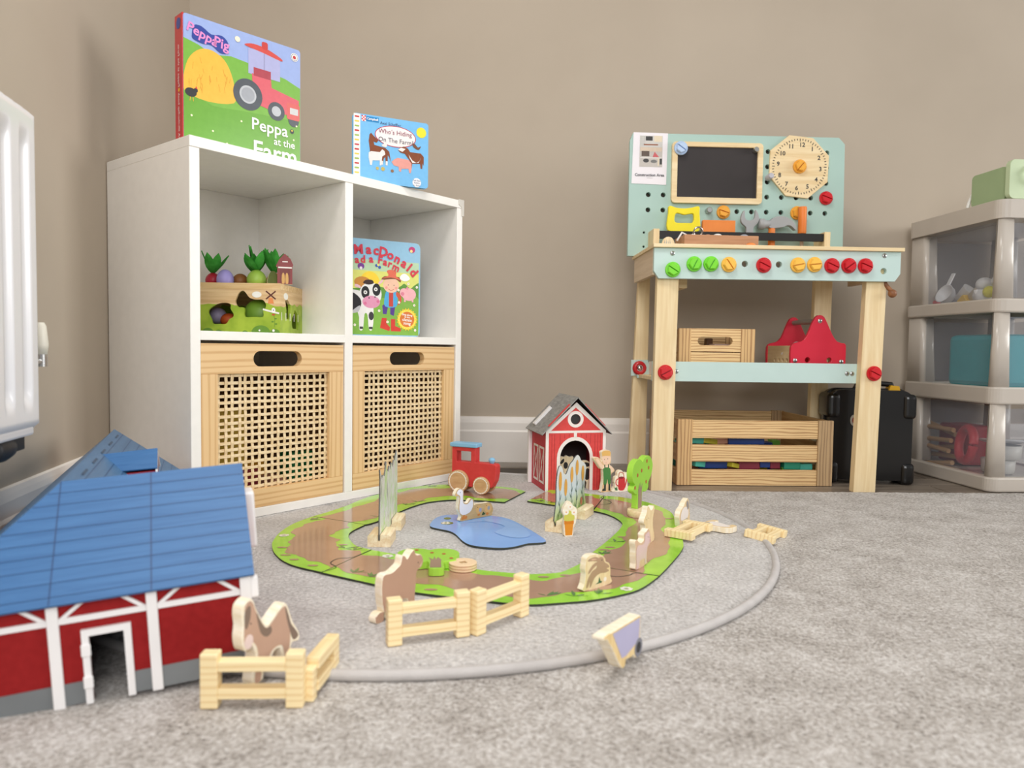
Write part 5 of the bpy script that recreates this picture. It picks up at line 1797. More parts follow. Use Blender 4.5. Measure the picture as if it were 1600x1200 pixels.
# pegboard
PY = 0.270
back_o = [(-0.022, 0.655), (-0.022, 1.003), (-0.013, 1.027), (0.624, 1.027), (0.643, 1.007), (0.648, 0.655)]
gx = [0.038 + 0.0458 * i for i in range(13)]
hol = []
for z in (0.796, 0.842, 0.888, 0.934, 0.980):
    for i, x in enumerate(gx):
        if z > 0.80 and 0.10 < x < 0.385:
            continue
        if z > 0.85 and x < 0.1:
            continue
        if z > 0.86 and 0.42 < x < 0.56:
            continue
        if 0.548 < x < 0.57 and z < 0.83:
            continue
        hol.append(circ(x, z, 0.0074, 14))
hol += [circ(0.027, z, 0.0035, 10) for z in (0.727, 0.684)]
plate('pegboard', back_o, PY, PY + 0.014, AQB, holes=hol, parent=wb, bevel=0.0006, seg=1)
box('hole_shade_sheet', (-0.018, 0.640), (PY + 0.0165, PY + 0.0195), (0.67, 1.015), paint((70, 58, 46), 0.7), wb)  # added dark sheet, its colour stands in for the shade inside the peg holes
cf = plate('chalkboard_frame', rrect(0.106, 0.817, 0.386, 1.0015, 0.012), PY - 0.012, PY - 0.0002, BWX, holes=[rect(0.123, 0.835, 0.369, 0.987)], parent=wb, bevel=0.0015)
box('chalkboard', (0.1205, 0.3715), (PY - 0.0055, PY - 0.0003), (0.8325, 0.9895), paint((44, 38, 38), 0.6, 4, 6), wb)
clk = plate('clock_face', [(x / 1000, z / 1000) for x, z in ((466, 1029), (540, 1022), (591, 969), (589, 890), (529, 839), (460, 846), (407, 905), (409, 982))], PY - 0.008, PY - 0.0004, BWX, parent=wb, bevel=0.0008, seg=1)
cx, cz = 0.4995, 0.9345
P = []
for i in range(60):
    a = 2 * PI * i / 60
    L_ = 0.0055 if i % 5 else 0.0085
    r0 = 0.0845
    P.append((stroke([(cx + r0 * math.cos(a), cz + r0 * math.sin(a)), (cx + (r0 - L_) * math.cos(a), cz + (r0 - L_) * math.sin(a))], 0.0021), DARK))
decal('clock_ticks', P, clk, d=PY - 0.0084, step=0)
ROT = -0.10
for h in range(1, 13):
    a = PI / 2 - h * PI / 6 + ROT
    text('numeral', str(h), 0.0185, cx + 0.066 * math.cos(a), cz + 0.066 * math.sin(a), paint((60, 62, 62), 0.6), clk, d=PY - 0.0085, bold=0.0004)
bolt(0.4995, PY - 0.008, 0.9345, 'amber', -50)
bolt(0.131, PY - 0.012, 0.980, 'blue', 35)
bolt(0.588, PY, 0.842, 'red', 20)
bolt(0.270, PY, 0.793, 'amber', 18)
bolt(0.499, PY, 0.795, 'amber', 80)
mb = MB()
for x, z, r in ((0.223, 0.796, 0.009), (0.361, 0.980, 0.008)):
    mb.lathe([(r, 0.0), (r, 0.018), (r * .8, 0.020)], (x, PY - (0.004 if x > .3 else 0), z), 'y', SCW, 16)
mb.lathe([(0.009, 0.0), (0.009, 0.030), (0.0065, 0.033)], (0.405, PY, 0.900), 'y', paint((190, 190, 200), 0.35), 16)
mb.build('peg', wb)
# tool rack
for x in (0.040, 0.555):
    box('rack_block', (x, x + 0.018), (0.196, PY), (0.6552, 0.7275), BWZ, wb, 0.0008, 1)
box('rack_strip', (0.0585, 0.5545), (0.200, 0.214), (0.700, 0.722), BLACKM, wb)
# crank on the right
mb = MB()
CRW = wood((160, 106, 66), (126, 80, 48), 'x', 40, 8)
mb.tube([(0.640, 0.03, 0.590), (0.650, 0.02, 0.556), (0.662, 0.012, 0.538)], 0.006, CRW)
pr = [(math.sin(PI * i / 10), -math.cos(PI * i / 10)) for i in range(11)]
mb.lathe([(max(1e-4, s * 0.0115), c * 0.0115) for s, c in pr], (0.664, 0.010, 0.532), 'z', CRW, 18)
mb.build('crank_handle', wb)

# ------------------------------------------------------------------ poster
po = thing('paper_sign', BMAT @ Vector((-0.014, PY - 0.0006, 0.873)), BAZ, 'white paper sign reading Construction Area on the pegboard corner', 'sign')
plate('sheet', [(-0.001, 0.0015), (0.1055, -0.001), (0.108, 0.154), (0.0025, 0.1555)], -0.0008, 0, paint((240, 236, 242), 0.5, 2), parent=po)
P = [(rect(0.022, 0.052, 0.092, 0.146), flat((196, 190, 184))), (rect(0.022, 0.112, 0.092, 0.146), flat((206, 204, 200))), (rect(0.040, 0.131, 0.061, 0.144), flat((50, 48, 48))), (rect(0.066, 0.128, 0.090, 0.146), flat((226, 212, 186))),
     (rect(0.034, 0.117, 0.078, 0.121), flat((150, 96, 70))), (rect(0.024, 0.099, 0.090, 0.111), flat((214, 196, 176))), (rect(0.028, 0.084, 0.052, 0.100), flat((92, 76, 66))), ([(0.062, 0.082), (0.068, 0.098), (0.082, 0.082)], flat((204, 96, 100))),
     (rect(0.024, 0.078, 0.090, 0.081), flat((224, 220, 216))), (circ(0.042, 0.071, 0.009, 14, 0.006), flat((60, 58, 58))), (circ(0.066, 0.069, 0.010, 14, 0.005), flat((120, 120, 118))), (rect(0.078, 0.056, 0.082, 0.080), flat((226, 212, 186))),
     (rect(0.084, 0.060, 0.091, 0.078), flat((50, 50, 50)))]
for i in range(6):
    for j in range(3):
        P.append((circ(0.026 + j * 0.005, 0.142 - i * 0.005, 0.0009, 6), flat((110, 108, 106))))
P.append((rect(0.045, 0.0185, 0.064, 0.0192), flat((150, 150, 150))))
decal('photo_print', P, po, d=-0.0012, step=-0.00002)
text('sign_lettering', 'Construction Area', 0.0118, 0.0535, 0.0275, paint((60, 58, 66), 0.6), po, d=-0.0022, bold=0.0002)

# ------------------------------------------------------------------ tools in the rack
def bench_thing(name, x, y, z, label, cat, group=None, az=BAZ, rot=None):
    return thing(name, BMAT @ Vector((x, y, z)), az, label, cat, group, rot=rot)


TG = 'toy tools in the bench rack'
sy = bench_thing('toy_saw', 0.090, 0.228, 0.6556, 'toy saw with bright yellow frame handle in the bench rack', 'toy tool', TG)
plate('handle', smooth([(0.0, 0.073), (0.001, 0.125), (0.003, 0.146), (0.025, 0.141), (0.048, 0.139), (0.072, 0.142), (0.094, 0.146), (0.096, 0.125), (0.096, 0.073), (0.048, 0.070)], 3), 0, 0.012, paint((248, 230, 30), 0.4, 3),
      holes=[smooth([(0.022, 0.098), (0.023, 0.122), (0.034, 0.124), (0.050, 0.120), (0.066, 0.123), (0.077, 0.122), (0.076, 0.098), (0.05, 0.096)], 3)], parent=sy, bevel=0.002)
box('blade', (0.008, 0.088), (0.004, 0.008), (0, 0.072), paint((176, 178, 180), 0.35), sy)
bk = bench_thing('toy_tool', 0.196, 0.228, 0.6556, 'orange block shaped tool standing in the bench rack', 'toy tool', TG)
box('block', (0, 0.100), (0, 0.014), (0.045, 0.106), paint((240, 140, 60), 0.5), bk, 0.002)
box('stem', (0.036, 0.064), (0.003, 0.011), (0, 0.045), paint((176, 178, 180), 0.4), bk)
TGR = paint((166, 168, 170), 0.45, 3)
wr = bench_thing('toy_wrench', 0.340, 0.228, 0.6556, 'grey open ended toy wrench in the bench rack', 'toy tool', TG)
plate('jaw', smooth([(-0.010, 0.06), (-0.011, 0.085), (-0.024, 0.098), (-0.028, 0.112), (-0.024, 0.128), (-0.017, 0.137), (-0.016, 0.120), (-0.012, 0.110), (0.0, 0.107), (0.012, 0.112), (0.015, 0.122), (0.016, 0.139), (0.024, 0.128), (0.028, 0.112), (0.023, 0.098), (0.011, 0.085), (0.010, 0.06)], 3), 0, 0.011, TGR, parent=wr, bevel=0.001)
box('shaft', (-0.007, 0.007), (0.001, 0.010), (0, 0.061), paint((246, 226, 40), 0.4), wr, 0.002)
hm = bench_thing('toy_hammer', 0.420, 0.226, 0.6556, 'grey headed toy claw hammer with orange handle in the bench rack', 'toy tool', TG)
mb = MB()
mb.lathe([(0.0001, 0), (0.015, 0.001), (0.0165, 0.004), (0.0165, 0.016), (0.012, 0.022), (0.012, 0.034)], (-0.052, 0.010, 0.098), 'x', TGR, 22)
mb.build('striking_face', hm)
plate('claw', smooth([(-0.020, 0.086), (-0.018, 0.108), (0.0, 0.120), (0.028, 0.120), (0.052, 0.106), (0.062, 0.088), (0.060, 0.080), (0.046, 0.092), (0.034, 0.094), (0.018, 0.088)], 3), 0, 0.020, TGR, parent=hm, bevel=0.003)
mb = MB()
mb.lathe([(0.010, 0), (0.0105, 0.03), (0.010, 0.090)], (-0.010, 0.010, 0), 'z', paint((238, 132, 50), 0.45), 18)
mb.build('handle', hm)
sd = bench_thing('toy_screwdriver', 0.503, 0.232, 0.6556, 'toy screwdriver with tall orange handle at the right of the rack', 'toy tool', TG)
mb = MB()
mb.lathe([(0.0115, 0.072), (0.0125, 0.075), (0.0125, 0.148), (0.0115, 0.152)], (0, 0.004, 0), 'z', paint((238, 132, 50), 0.45), 18)
mb.build('handle', sd)
mb = MB()
mb.lathe([(0.0055, 0), (0.0055, 0.072)], (0, 0.004, 0), 'z', paint((190, 170, 150), 0.45), 12)
mb.build('shaft', sd)
# tray of bits on the worktop
tb = wood((196, 148, 112), (176, 128, 92), 'x', 60, 4)
ty = bench_thing('wooden_tray', 0.104, 0.088, 0.6553, 'brown wooden tray of small parts on the worktop', 'tray', az=86)
box('front_side', (0, 0.215), (0, 0.007), (0, 0.040), tb, ty, 0.001)
box('rear_side', (0, 0.215), (0.083, 0.090), (0, 0.040), tb, ty, 0.001)
box('end_side', (0, 0.007), (0.007, 0.083), (0, 0.040), tb, ty, 0.001)
box('end_side', (0.208, 0.215), (0.007, 0.083), (0, 0.040), tb, ty, 0.001)
box('base', (0.007, 0.208), (0.007, 0.083), (0, 0.004), tb, ty)
o = bench_thing('ring_screw', 0.150, 0.130, 0.698, 'white metal ring screw sticking up from the tray', 'toy part', rot=(0.3, 0.25, 0.2))
mb = MB()
mb.tube([(0.013 * math.cos(2 * PI * i / 20), 0, 0.012 + 0.013 * math.sin(2 * PI * i / 20)) for i in range(21)], 0.0028, CHROME)
mb.tube([(-0.008, 0, 0.002), (-0.022, 0, -0.008), (-0.045, 0, -0.004), (-0.05, 0, -0.03)], 0.0032, paint((236, 234, 230), 0.35))
mb.build('ring', o)
for x, y, z, r, c, lb in ((0.205, 0.11, 0.694, 0.010, (236, 234, 230), 'white round part heaped in the tray middle'), (0.285, 0.12, 0.695, 0.010, (160, 164, 176), 'grey bolt end at the right of the tray'),
                          (0.262, 0.12, 0.689, 0.009, (216, 190, 170), 'pale wooden nut in the tray'), (0.288, 0.072, 0.664, 0.011, (238, 140, 70), 'orange ball lying in front of the tray'), (0.180, 0.12, 0.692, 0.011, (214, 160, 140), 'pinkish wooden part in the tray')):
    lump('toy_part', BMAT @ Vector((x, y, z)), r, paint(c, 0.4), lb, 'toy part', (1.3, 1, 0.8))
o = bench_thing('wooden_piece', 0.046, 0.110, 0.6556, 'pale rounded wooden piece with grey fork print left of the tray', 'toy part')
plate('board', smooth(mm([(0, 0), (1, 20), (8, 32), (18, 35), (28, 32), (35, 20), (36, 0), (18, -0.1)]), 3), 0, 0.010, PALEWOOD, parent=o)
decal('print', [(mm(rect(6, 2, 26, 12)), TGR)] + [(mm([(6 + i * 5.4, 11), (7 + i * 5, 26 + (i % 2) * 3), (10 + i * 5, 11)]), TGR) for i in range(4)], o)

# ------------------------------------------------------------------ crates, toolbox, case
CRX = grained((236, 202, 148), (176, 126, 78), 'x', 40, 0.6, 6, 1.4, 0.0, 0.10)
CRZ = grained((222, 184, 130), (156, 110, 70), 'z', 30, 0.6, 5, 1.4, 0.0, 0.08)
CRZ2 = grained((190, 160, 120), (140, 110, 80), 'z', 30, 0.6, 6, 1.4, 0.0, 0.10)
CRY = wood((206, 170, 118), (168, 128, 80), 'y', 60, 4)
cr_ = thing('wooden_crate', (0.478, 2.105, FL), 88, 'large scorched wood slatted crate on the floor under the workbench', 'crate')
WC, DC, HC = 0.456, 0.365, 0.192
for x, m_ in ((0, CRZ), (WC - 0.044, CRZ2)):
    for y in (0, DC - 0.014):
        box('corner_post', (x, x + 0.044), (y, y + 0.014), (0.001, HC), m_, cr_, 0.0015)
for z0_, z1_ in ((0.001, 0.047), (0.070, 0.119), (0.138, HC - 0.002)):
    box('slat', (0.0445, WC - 0.0445), (0.003, 0.012), (z0_, z1_), CRX, cr_, 0.0012)
    box('slat', (0.0445, WC - 0.0445), (DC - 0.012, DC - 0.003), (z0_, z1_), CRX, cr_, 0.0012)
    for x in (0.0015, WC - 0.0115):
        box('slat', (x, x + 0.010), (0.0145, DC - 0.0145), (z0_, z1_), CRY, cr_, 0.0012)
box('base', (0.012, WC - 0.012), (0.0145, DC - 0.0145), (0.002, 0.008), CRY, cr_)
CM = Matrix.Translation(Vector((0.478, 2.105, FL))) @ Matrix.Rotation(az_rot(88), 4, 'Z')
CG = 'coloured building shapes in the floor crate'
cols = [((70, 178, 160), 'teal'), ((32, 66, 140), 'dark blue'), ((206, 196, 60), 'yellow'), ((150, 50, 70), 'maroon'), ((40, 150, 120), 'green'), ((120, 196, 80), 'lime'), ((220, 160, 130), 'peach')]
items = [(0.065, 0.040, 0.052, 0.035, 0.05, 0.028, 0, 20, 'teal shape in the crate at the left of the lower gap'), (0.115, 0.045, 0.046, 0.085, 0.03, 0.022, 1, 2, 'blue bar in the crate, left in the lower gap'),
         (0.185, 0.040, 0.046, 0.06, 0.02, 0.014, 2, 35, 'yellow stick slanting in the lower gap of the crate'), (0.225, 0.045, 0.044, 0.06, 0.03, 0.024, 3, -8, 'maroon shape in the lower gap of the crate'),
         (0.268, 0.040, 0.050, 0.030, 0.03, 0.020, 1, 0, 'small blue cube in the middle of the lower gap of the crate'), (0.300, 0.045, 0.046, 0.03, 0.03, 0.028, 3, 0, 'plum curved shape right of the blue cube in the crate'),
         (0.345, 0.040, 0.046, 0.05, 0.04, 0.024, 4, 4, 'green frame shape at the right of the lower gap'), (0.385, 0.045, 0.044, 0.05, 0.04, 0.018, 0, -6, 'turquoise strip at the far right of the lower gap'),
         (0.340, 0.035, 0.042, 0.04, 0.02, 0.010, 5, 0, 'lime sliver low in the lower gap of the crate'), (0.060, 0.060, 0.118, 0.045, 0.06, 0.022, 0, 10, 'teal shape at the left of the upper gap'),
         (0.105, 0.060, 0.116, 0.055, 0.03, 0.016, 2, 25, 'yellow shape at the left of the upper gap'), (0.145, 0.070, 0.114, 0.06, 0.03, 0.016, 6, -18, 'peach shape in the upper gap of the crate'),
         (0.215, 0.050, 0.116, 0.105, 0.03, 0.022, 1, -3, 'dark blue bar in the middle of the upper gap')]
for x, y, z, sx, sy_, sz, ci, rz, lb in items:
    o = box('building_shape', (-sx / 2, sx / 2), (-sy_ / 2, sy_ / 2), (0, sz), paint(cols[ci][0], 0.4), None, 0.002)
    o.location = CM @ Vector((x, y, z))
    o.rotation_euler = (0, math.radians(rz * 0.35), az_rot(88) + math.radians(rz))
    setp(o, lb, 'toy block', CG)
# fill under the upper layer so the shapes rest on something
mb = MB()
rr = random.Random(5)
for i in range(34):
    x, y = rr.uniform(0.05, 0.40), rr.uniform(0.08, 0.32)
    sx, sy_, sz = rr.uniform(.02, .05), rr.uniform(.02, .05), rr.uniform(.06, .10)
    mb.box((x - sx / 2, x + sx / 2), (y - sy_ / 2, y + sy_ / 2), (0.009, 0.009 + sz), paint(cols[rr.randrange(7)][0], 0.45))
o = mb.build('building_shapes')
o.matrix_world = CM
setp(o, 'heap of coloured building shapes filling the floor crate', 'toy blocks', kind='stuff')

sc = thing('wooden_crate', BMAT @ Vector((0.092, 0.078, 0.2935)), 88, 'small wooden crate with oval hand hole on the workbench shelf', 'crate')
WS, DS, HS = 0.219, 0.150, 0.137
plate('end_board', rect(0.036, 0.072, WS - 0.040, HS), 0.002, 0.011, CRX, holes=[rrect(0.055, 0.090, 0.155, 0.114, 0.0118, 6)], parent=sc)
box('end_board', (0.0362, WS - 0.0402), (0.002, 0.011), (0.0, 0.0695), CRX, sc, 0.001)
for x0_, x1_ in ((0, 0.0358), (WS - 0.0398, WS)):
    box('corner_post', (x0_, x1_), (0, 0.013), (0, HS), CRZ, sc, 0.0012)
    box('corner_post', (x0_, x1_), (DS - 0.013, DS), (0, HS), CRZ, sc, 0.0012)
box('end_board', (0.0362, WS - 0.0402), (DS - 0.011, DS - 0.002), (0, HS), CRX, sc)
for x in (0.001, WS - 0.010):
    for z0_, z1_ in ((0, 0.064), (0.070, HS - 0.002)):
        box('slat', (x, x + 0.009), (0.0135, DS - 0.0135), (z0_, z1_), CRY, sc, 0.001)
box('base', (0.011, WS - 0.011), (0.0135, DS - 0.0135), (0.0, 0.006), CRY, sc)
block('wooden_block', BMAT @ Vector((0.230, 0.15, 0.300)), 80, (0.05, 0.05, 0.088), paint((206, 176, 166), 0.5), 'pinkish wooden block seen through the hand hole of the small crate', 'toy block')
block('wooden_block', BMAT @ Vector((0.205, 0.17, 0.300)), 80, (0.02, 0.02, 0.105), paint((110, 78, 50), 0.5), 'brown stick seen through the hand hole of the small crate', 'toy block')

tbx = thing('toy_toolbox', BMAT @ Vector((0.412, 0.072, 0.2935)), 85, 'red ended toy toolbox with grey dowel handle on the workbench shelf', 'toolbox')
RT_ = paint((214, 36, 62), 0.35, 3, coat=0.2)
endo = smooth([(0.0, 0.0), (0.0, 0.045), (0.0, 0.088), (0.012, 0.100), (0.030, 0.104), (0.045, 0.118), (0.058, 0.150), (0.070, 0.174), (0.083, 0.180), (0.096, 0.174), (0.108, 0.152), (0.122, 0.124), (0.136, 0.106), (0.152, 0.101), (0.163, 0.095), (0.163, 0.045), (0.163, 0.0), (0.08, -0.0002)], 2)
for y in (0.0, 0.158):
    plate('end_panel', endo, y, y + 0.010, RT_, holes=[circ(0.050, 0.052, 0.0075, 16), circ(0.114, 0.052, 0.0075, 16)], parent=tbx, bevel=0.001, seg=1)
TSD = wood((226, 206, 168), (212, 188, 146), 'y', 60, 4)
for x in (0.003, 0.152):
    plate('side_panel', rect(0.0102, 0.002, 0.1578, 0.092), x, x + 0.008, TSD, holes=[circ(0.03 + 0.026 * i, 0.050, 0.006, 12) for i in range(4)], plane='yz', parent=tbx)
box('base', (0.011, 0.152), (0.0102, 0.1578), (0.002, 0.008), TSD, tbx)
mb = MB()
mb.tube([(0.083, 0.010, 0.163), (0.083, 0.158, 0.163)], 0.0075, paint((150, 142, 136), 0.4))
mb.build('handle', tbx)
for x, z in ((0.083, 0.163), (0.013, 0.050), (0.150, 0.048)):
    copies(scm, 'screw', tbx, (x, -0.0002, z))
o = thing('toy_bolt', BMAT @ Vector((0.445, 0.15, 0.375)), 60, 'grey toy bolt poking out of the red toolbox', 'toy part', rot=(0, 1.2, 0.6))
mb = MB()
mb.lathe([(0.006, -0.04), (0.006, 0.02), (0.013, 0.021), (0.013, 0.032)], (0, 0, 0), 'z', paint((196, 194, 206), 0.35), 16)
mb.build('shank', o)

# black case
cs = thing('tool_case', (0.947, 2.178, FL), 96, 'black plastic tool case standing behind the right workbench leg', 'case')
CB = paint((9, 9, 11), 0.3, 2, coat=0.35)
WCS, DCS, HCS = 0.236, 0.092, 0.280
body_o = rrect(0, 0.012, WCS, HCS, 0.032, 6)
plate('lid', body_o, 0.004, 0.050, CB, parent=cs, bevel=0.010, seg=3)
plate('shell', body_o, 0.0535, DCS, CB, parent=cs, bevel=0.012, seg=3)
plate('seam_band', rrect(-0.006, 0.006, WCS + 0.006, HCS + 0.004, 0.036, 6), 0.044, 0.060, CB, parent=cs, bevel=0.004)
for x0_, x1_ in ((-0.008, 0.030), (WCS - 0.030, WCS + 0.010)):
    for z0_, z1_ in ((0.0, 0.066), (HCS - 0.085, HCS - 0.010)):
        box('corner_bumper', (x0_, x1_), (-0.003, DCS + 0.006), (z0_, z1_), CB, cs, 0.014, 4)
mb = MB()
mb.tube([(0.085, 0.052, HCS), (0.090, 0.052, HCS + 0.016), (0.14, 0.052, HCS + 0.020), (0.19, 0.052, HCS + 0.016), (0.195, 0.052, HCS)], 0.008, CB)
mb.build('handle', cs)
plate('latch', shift(mm([(0, 0), (34, 0), (30, 16), (6, 18)]), WCS - 0.060, HCS - 0.004), 0.034, 0.066, paint((236, 180, 30), 0.4), parent=cs)
plate('badge', circ(0.068, 0.190, 0.010, 18, 0.0165), 0.0015, 0.0042, paint((186, 180, 170), 0.4), parent=cs)
plate('badge_print', circ(0.068, 0.190, 0.0045, 14, 0.009), 0.0008, 0.0016, paint((150, 60, 40), 0.4), parent=cs)

# ================================================================== plastic drawer tower on the right
TO = Vector((1.351, 2.060, FL))
TAZ_ = 85.9
tw = thing('drawer_tower', TO, TAZ_, 'warm grey plastic drawer tower with clear drawers at the right edge', 'drawer tower')
TM = Matrix.Translation(TO) @ Matrix.Rotation(az_rot(TAZ_), 4, 'Z')
TP = paint((200, 192, 182), 0.28, 2, coat=0.25)
TW_, TD_ = 0.330, 0.420
Z = lambda z: z - FL
tiers = [(0.021, 0.228), (0.277, 0.4865), (0.526, 0.748)]
rails = [(FL + 0.001, 0.021), (0.228, 0.277), (0.4865, 0.526), (0.748, 0.800)]
for k, (z0_, z1_) in enumerate(rails):
    zt, zb = Z(z1_), Z(z0_)
    ol = rrect(-0.004, -0.004, TW_ + 0.004, TD_ + 0.004, 0.028, 6)
    il = rrect(0.022, 0.022, TW_ - 0.022, TD_ - 0.022, 0.01, 3)
    if k == 3:
        plate('top_cover', ol, zb, zt, TP, plane='xy', parent=tw, bevel=0.006)
    else:
        plate('tier_frame', ol, zb, zt, TP, holes=[il], plane='xy', parent=tw, bevel=0.005)
        box('tier_floor', (0.02, TW_ - 0.02), (0.02, TD_ - 0.02), (zt - 0.010, zt - 0.006), TP, tw)
for z0_, z1_ in tiers:
    for x, sx in ((0, 1), (TW_, -1)):
        for y, sy_, dp in ((0, 1, 0.036), (TD_, -1, 0.090)):
            mb = MB()
            rings = []
            for zz, e in ((z0_, 0.0), ((z0_ + z1_) / 2, 0.004), (z1_, 0.007)):
                wx, wy = 0.056 - e, dp - e
                pts = rrect(0.003, 0.003, wx, wy, 0.014, 4)
                pts = [(x + sx * p[0], y + sy_ * p[1]) for p in pts]
                rings.append([(p[0], p[1], Z(zz)) for p in pts])
            mb.loft(rings, TP, smooth=True)
            fixn(mb.build('corner_post', tw))
CLR = glassy((150, 156, 168), 0.20, 0.12)
for z0_, z1_ in tiers:
    a, b = Z(z0_) + 0.002, Z(z1_) - 0.012
    mb = MB()
    x0_, x1_, y0_, y1_ = 0.016, TW_ - 0.016, 0.006, TD_ - 0.016
    t_ = 0.0025
    mb.box((x0_, x0_ + t_), (y0_, y1_), (a, b), CLR)
    mb.box((x1_ - t_, x1_), (y0_, y1_), (a, b), CLR)
    mb.box((x0_ + t_, x1_ - t_), (y0_, y0_ + t_), (a, b), CLR)
    mb.box((x0_ + t_, x1_ - t_), (y1_ - t_, y1_), (a, b), CLR)
    dw_ = mb.build('drawer', tw)
    mb = MB()
    mb.box((x0_ - 0.004, x0_ + t_ + 0.002), (y0_, y1_), (b, b + 0.006), CLR)
    mb.box((0.10, TW_ - 0.10), (y0_ - 0.012, y0_ + 0.002), (b - 0.03, b - 0.012), CLR)
    mb.build('drawer_lip', dw_)

def tp(x, y, z):
    return TM @ Vector((x, y, Z(z)))


# top drawer: play kitchen bits
z1d = 0.524
WPL = paint((236, 236, 238), 0.35, 2)
o = thing('measuring_scoop', tp(0.039, 0.282, z1d + 0.034), 0, 'white toy measuring scoop leaning in the top clear drawer', 'toy kitchenware', rot=(0, -1.1, 0.2))
mb = MB()
mb.lathe([(0.0005, -0.026), (0.018, -0.024), (0.028, -0.010), (0.030, 0.004), (0.032, 0.006), (0.0285, 0.004), (0.026, -0.008), (0.016, -0.020), (0.0005, -0.022)], (0, 0, 0), 'z', WPL, 26)
mb.build('cup', o)
mb = MB()
mb.box((0.028, 0.072), (-0.007, 0.007), (0.002, 0.006), WPL)
mb.build('handle', o, 0.001)
for y, a, lb in ((0.178, 0.7, 'white toy cup tipped over beside the scoop in the top drawer'), (0.118, 1.0, 'cream toy cup tipped beside the cheese wedge in the top drawer')):
    o = thing('toy_cup', tp(0.069, y + 0.052, z1d + 0.026), 0, lb, 'toy kitchenware', rot=(a, 0.5, 0))
    mb = MB()
    mb.lathe([(0.0005, -0.022), (0.018, -0.022), (0.026, 0.022), (0.027, 0.024), (0.024, 0.022), (0.016, -0.019), (0.0005, -0.019)], (0, 0, 0), 'z', WPL if a < .8 else paint((230, 222, 206), 0.4), 24)
    mb.build('bowl', o)
o = plate('toy_cheese', mm([(-28, 0), (26, 0), (22, 10), (0, 26), (-6, 24)]), 0, 0.022, paint((240, 200, 80), 0.5), plane='yz', bevel=0.002)
o.location = tp(0.039, 0.202, z1d)
o.rotation_euler = (0, 0, az_rot(TAZ_))
setp(o, 'yellow toy cheese wedge in the top clear drawer', 'toy food')
for y in (0.062,):
    o = thing('egg_cup', tp(0.044, y + 0.052, z1d), TAZ_, 'white toy egg cup in the top drawer near the corner post', 'toy kitchenware')
    mb = MB()
    mb.lathe([(0.018, 0.0), (0.024, 0.008), (0.027, 0.034), (0.024, 0.034), (0.020, 0.010), (0.0005, 0.008)], (0, 0, 0), 'z', WPL, 26)
    mb.build('cup', o)
lump('toy_egg', tp(0.044, 0.114, z1d + 0.050), 0.021, WPL, 'white toy egg sitting in the egg cup', 'toy food', (1.1, 1.1, 1))
lump('toy_egg', tp(0.050, 0.146, z1d + 0.018), 0.016, WPL, 'white toy egg left of the egg cup', 'toy food')
lump('toy_lemon', tp(0.036, 0.082, z1d + 0.026), 0.017, paint((232, 226, 70), 0.45), 'yellow toy lemon beside the egg cup in the top drawer', 'toy food')
lump('toy_egg', tp(0.054, 0.072, z1d + 0.056), 0.018, WPL, 'white toy egg half hidden by the corner post', 'toy food')
o = thing('toy_spatula', tp(0.069, 0.092, z1d + 0.06), TAZ_, 'beige wooden toy spatula leaning in the top drawer', 'toy kitchenware')
plate('blade', rrect(-0.024, 0.0, 0.012, 0.085, 0.008), 0, 0.004, paint((216, 196, 170), 0.5), plane='yz', parent=o)
o.rotation_euler = (0.42, 0, az_rot(TAZ_))
box('handle', (0.0, 0.004), (-0.011, -0.003), (-0.052, 0.0), paint((216, 196, 170), 0.5), o)
block('food_box', tp(0.124, 0.202, z1d), 80, (0.03, 0.07, 0.075), glassy((226, 214, 196), 0.6, 0.3), 'frosted box behind the cheese in the top drawer', 'toy kitchenware')
lump('toy_fruit', tp(0.044, 0.342, z1d + 0.010), 0.012, paint((200, 70, 70), 0.5), 'red toy fruit at the back left of the top drawer', 'toy food', (1.6, 1.4, .8))
# middle drawer: teal lunch box
o = block('lunch_box', tp(0.108, 0.140, 0.272), 84, (0.150, 0.215, 0.155), paint((52, 176, 186), 0.4, 3), 'teal box inside the middle clear drawer', 'box', bev=0.016)
# bottom drawer: sticks, ring, pan and bowls
for i in range(7):
    o = thing('wooden_stick', tp(0.040 + (i % 2) * 0.022, 0.215 + 0.01 * (i % 3), 0.030 + 0.017 * i), 0, 'wooden stick in the bundle in the bottom clear drawer', 'stick', 'wooden sticks in the bottom drawer', rot=(0.10 * (i % 3 - 1) + (0.10 if i > 4 else -.05), 0, az_rot(TAZ_)))
    mb = MB()
    mb.tube([(0, 0, 0), (0, 0.16, 0)], 0.0075, wood((206, 168, 120), (186, 146, 98), 'y', 50, 6), 10)
    mb.build('rod', o)
o = thing('red_toy', tp(0.135, 0.320, 0.018), TAZ_, 'dark red toy at the back left of the bottom drawer', 'toy')
box('body', (-0.04, 0.05), (-0.09, 0.05), (0, 0.125), paint((176, 40, 56), 0.5), o, 0.01)
o = thing('red_ring', tp(0.046, 0.165, 0.094), TAZ_, 'thick coral red ring standing in the bottom clear drawer', 'toy', rot=(0, 0.12, az_rot(TAZ_) - 0.25))
mb = MB()
rp_ = []
for i in range(41):
    a = 2 * PI * i / 40
    rp_.append((0, 0.050 * math.cos(a), 0.050 * math.sin(a)))
mb.tube(rp_, 0.013, paint((216, 66, 76), 0.4), 12)
mb.build('ring', o)
o = thing('toy_plate', tp(0.126, 0.120, 0.1045), TAZ_, 'round white dish with teal pattern lying in the bottom drawer', 'toy kitchenware', rot=(-0.10, 0.06, 0))
mb = MB()
mb.lathe([(0.0005, 0.0), (0.045, 0.0), (0.062, 0.006), (0.064, 0.010), (0.060, 0.010), (0.044, 0.005), (0.0005, 0.004)], (0, 0, 0), 'z', WPL, 40)
mb.build('dish', o)
P = []
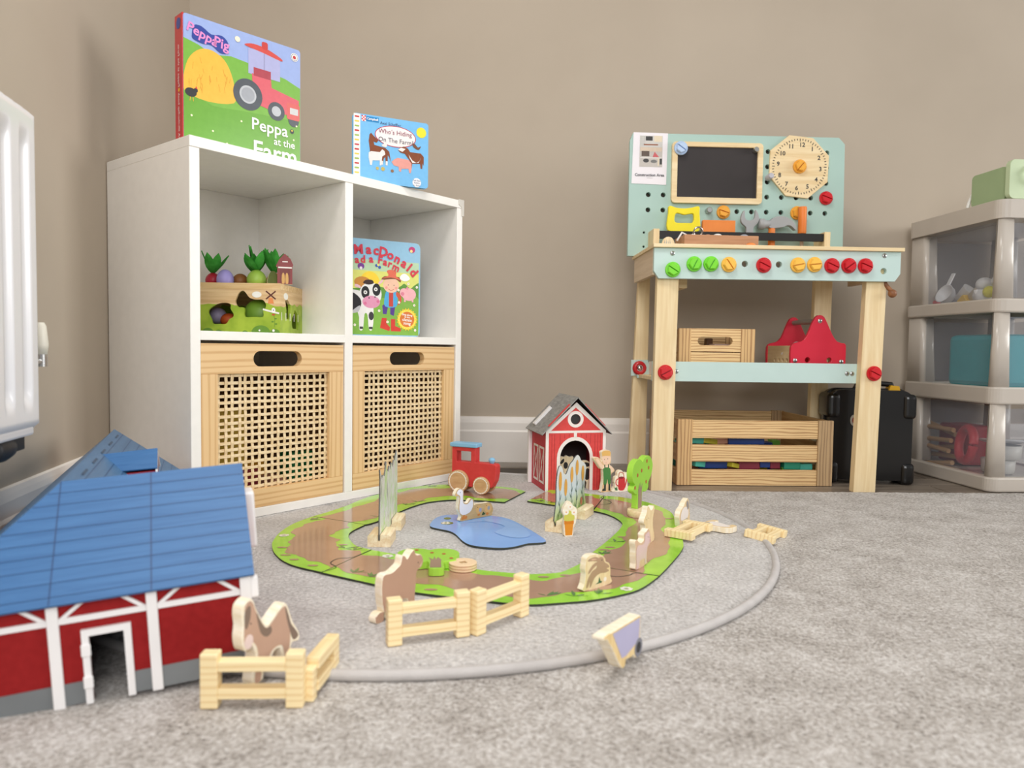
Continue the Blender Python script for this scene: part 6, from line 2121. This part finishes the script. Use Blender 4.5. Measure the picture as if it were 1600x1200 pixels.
for i in range(12):
    a = 2 * PI * i / 12
    P.append(([(0.036 * math.cos(a - .16), 0.036 * math.sin(a - .16)), (0.057 * math.cos(a - .2), 0.057 * math.sin(a - .2)), (0.057 * math.cos(a + .2), 0.057 * math.sin(a + .2)), (0.036 * math.cos(a + .16), 0.036 * math.sin(a + .16))], paint((70, 160, 176), 0.4)))
decal('pattern', P, o, plane='xy', d=0.0112, step=0.000005)
for x, y, z, lb in ((0.112, 0.115, 0.016, 'lower white toy bowl in the bottom clear drawer'), (0.118, 0.100, 0.060, 'upper white toy bowl under the patterned dish')):
    o = thing('toy_bowl', tp(x, y, z), TAZ_, lb, 'toy kitchenware')
    mb = MB()
    mb.lathe([(0.0005, 0.0), (0.036, 0.0), (0.042, 0.004), (0.045, 0.042), (0.042, 0.042), (0.038, 0.006), (0.0005, 0.005)], (0, 0, 0), 'z', paint((232, 230, 222), 0.4), 32)
    mb.build('bowl', o)

# green box with rope handles on top of the tower
gb = thing('green_box', tp(0.016, 0.012, 0.8005), 84, 'sage green box with white rope handles on top of the drawer tower', 'box')
GM = paint((158, 180, 138), 0.5, 3)
GM2 = paint((196, 214, 176), 0.45, 3)
DG_, HG = 0.135, 0.094
plate('body', rrect(0.004, 0.0, DG_ + 0.0, HG, 0.012, 4), 0.004, 0.19, GM, plane='yz', parent=gb, bevel=0.002)
plate('front_lid', rrect(0.0, 0.0, 0.19, HG + 0.014, 0.016, 5), -0.016, 0.0, GM2, parent=gb, bevel=0.004)
RP = paint((240, 238, 234), 0.8, 4, bump=0.5, bscale=400)
mb = MB()
mb.tube([(0.050, -0.017, 0.088), (0.046, -0.030, 0.074), (0.056, -0.034, 0.055), (0.080, -0.034, 0.045), (0.105, -0.034, 0.056), (0.114, -0.030, 0.074), (0.110, -0.017, 0.088)], 0.0055, RP, 10)
mb.build('rope_handle', gb)
mb = MB()
mb.tube([(0.030, DG_ + 0.001, 0.060), (0.014, DG_ + 0.010, 0.040), (0.006, DG_ + 0.012, 0.018), (0.002, DG_ + 0.012, 0.003)], 0.0048, RP, 10)
mb.build('rope_handle', gb)

for ob in bpy.data.objects:
    if ob.type == 'MESH' and ob.parent is None and 'kind' not in ob and 'label' not in ob:
        print('UNLABELLED', ob.name)
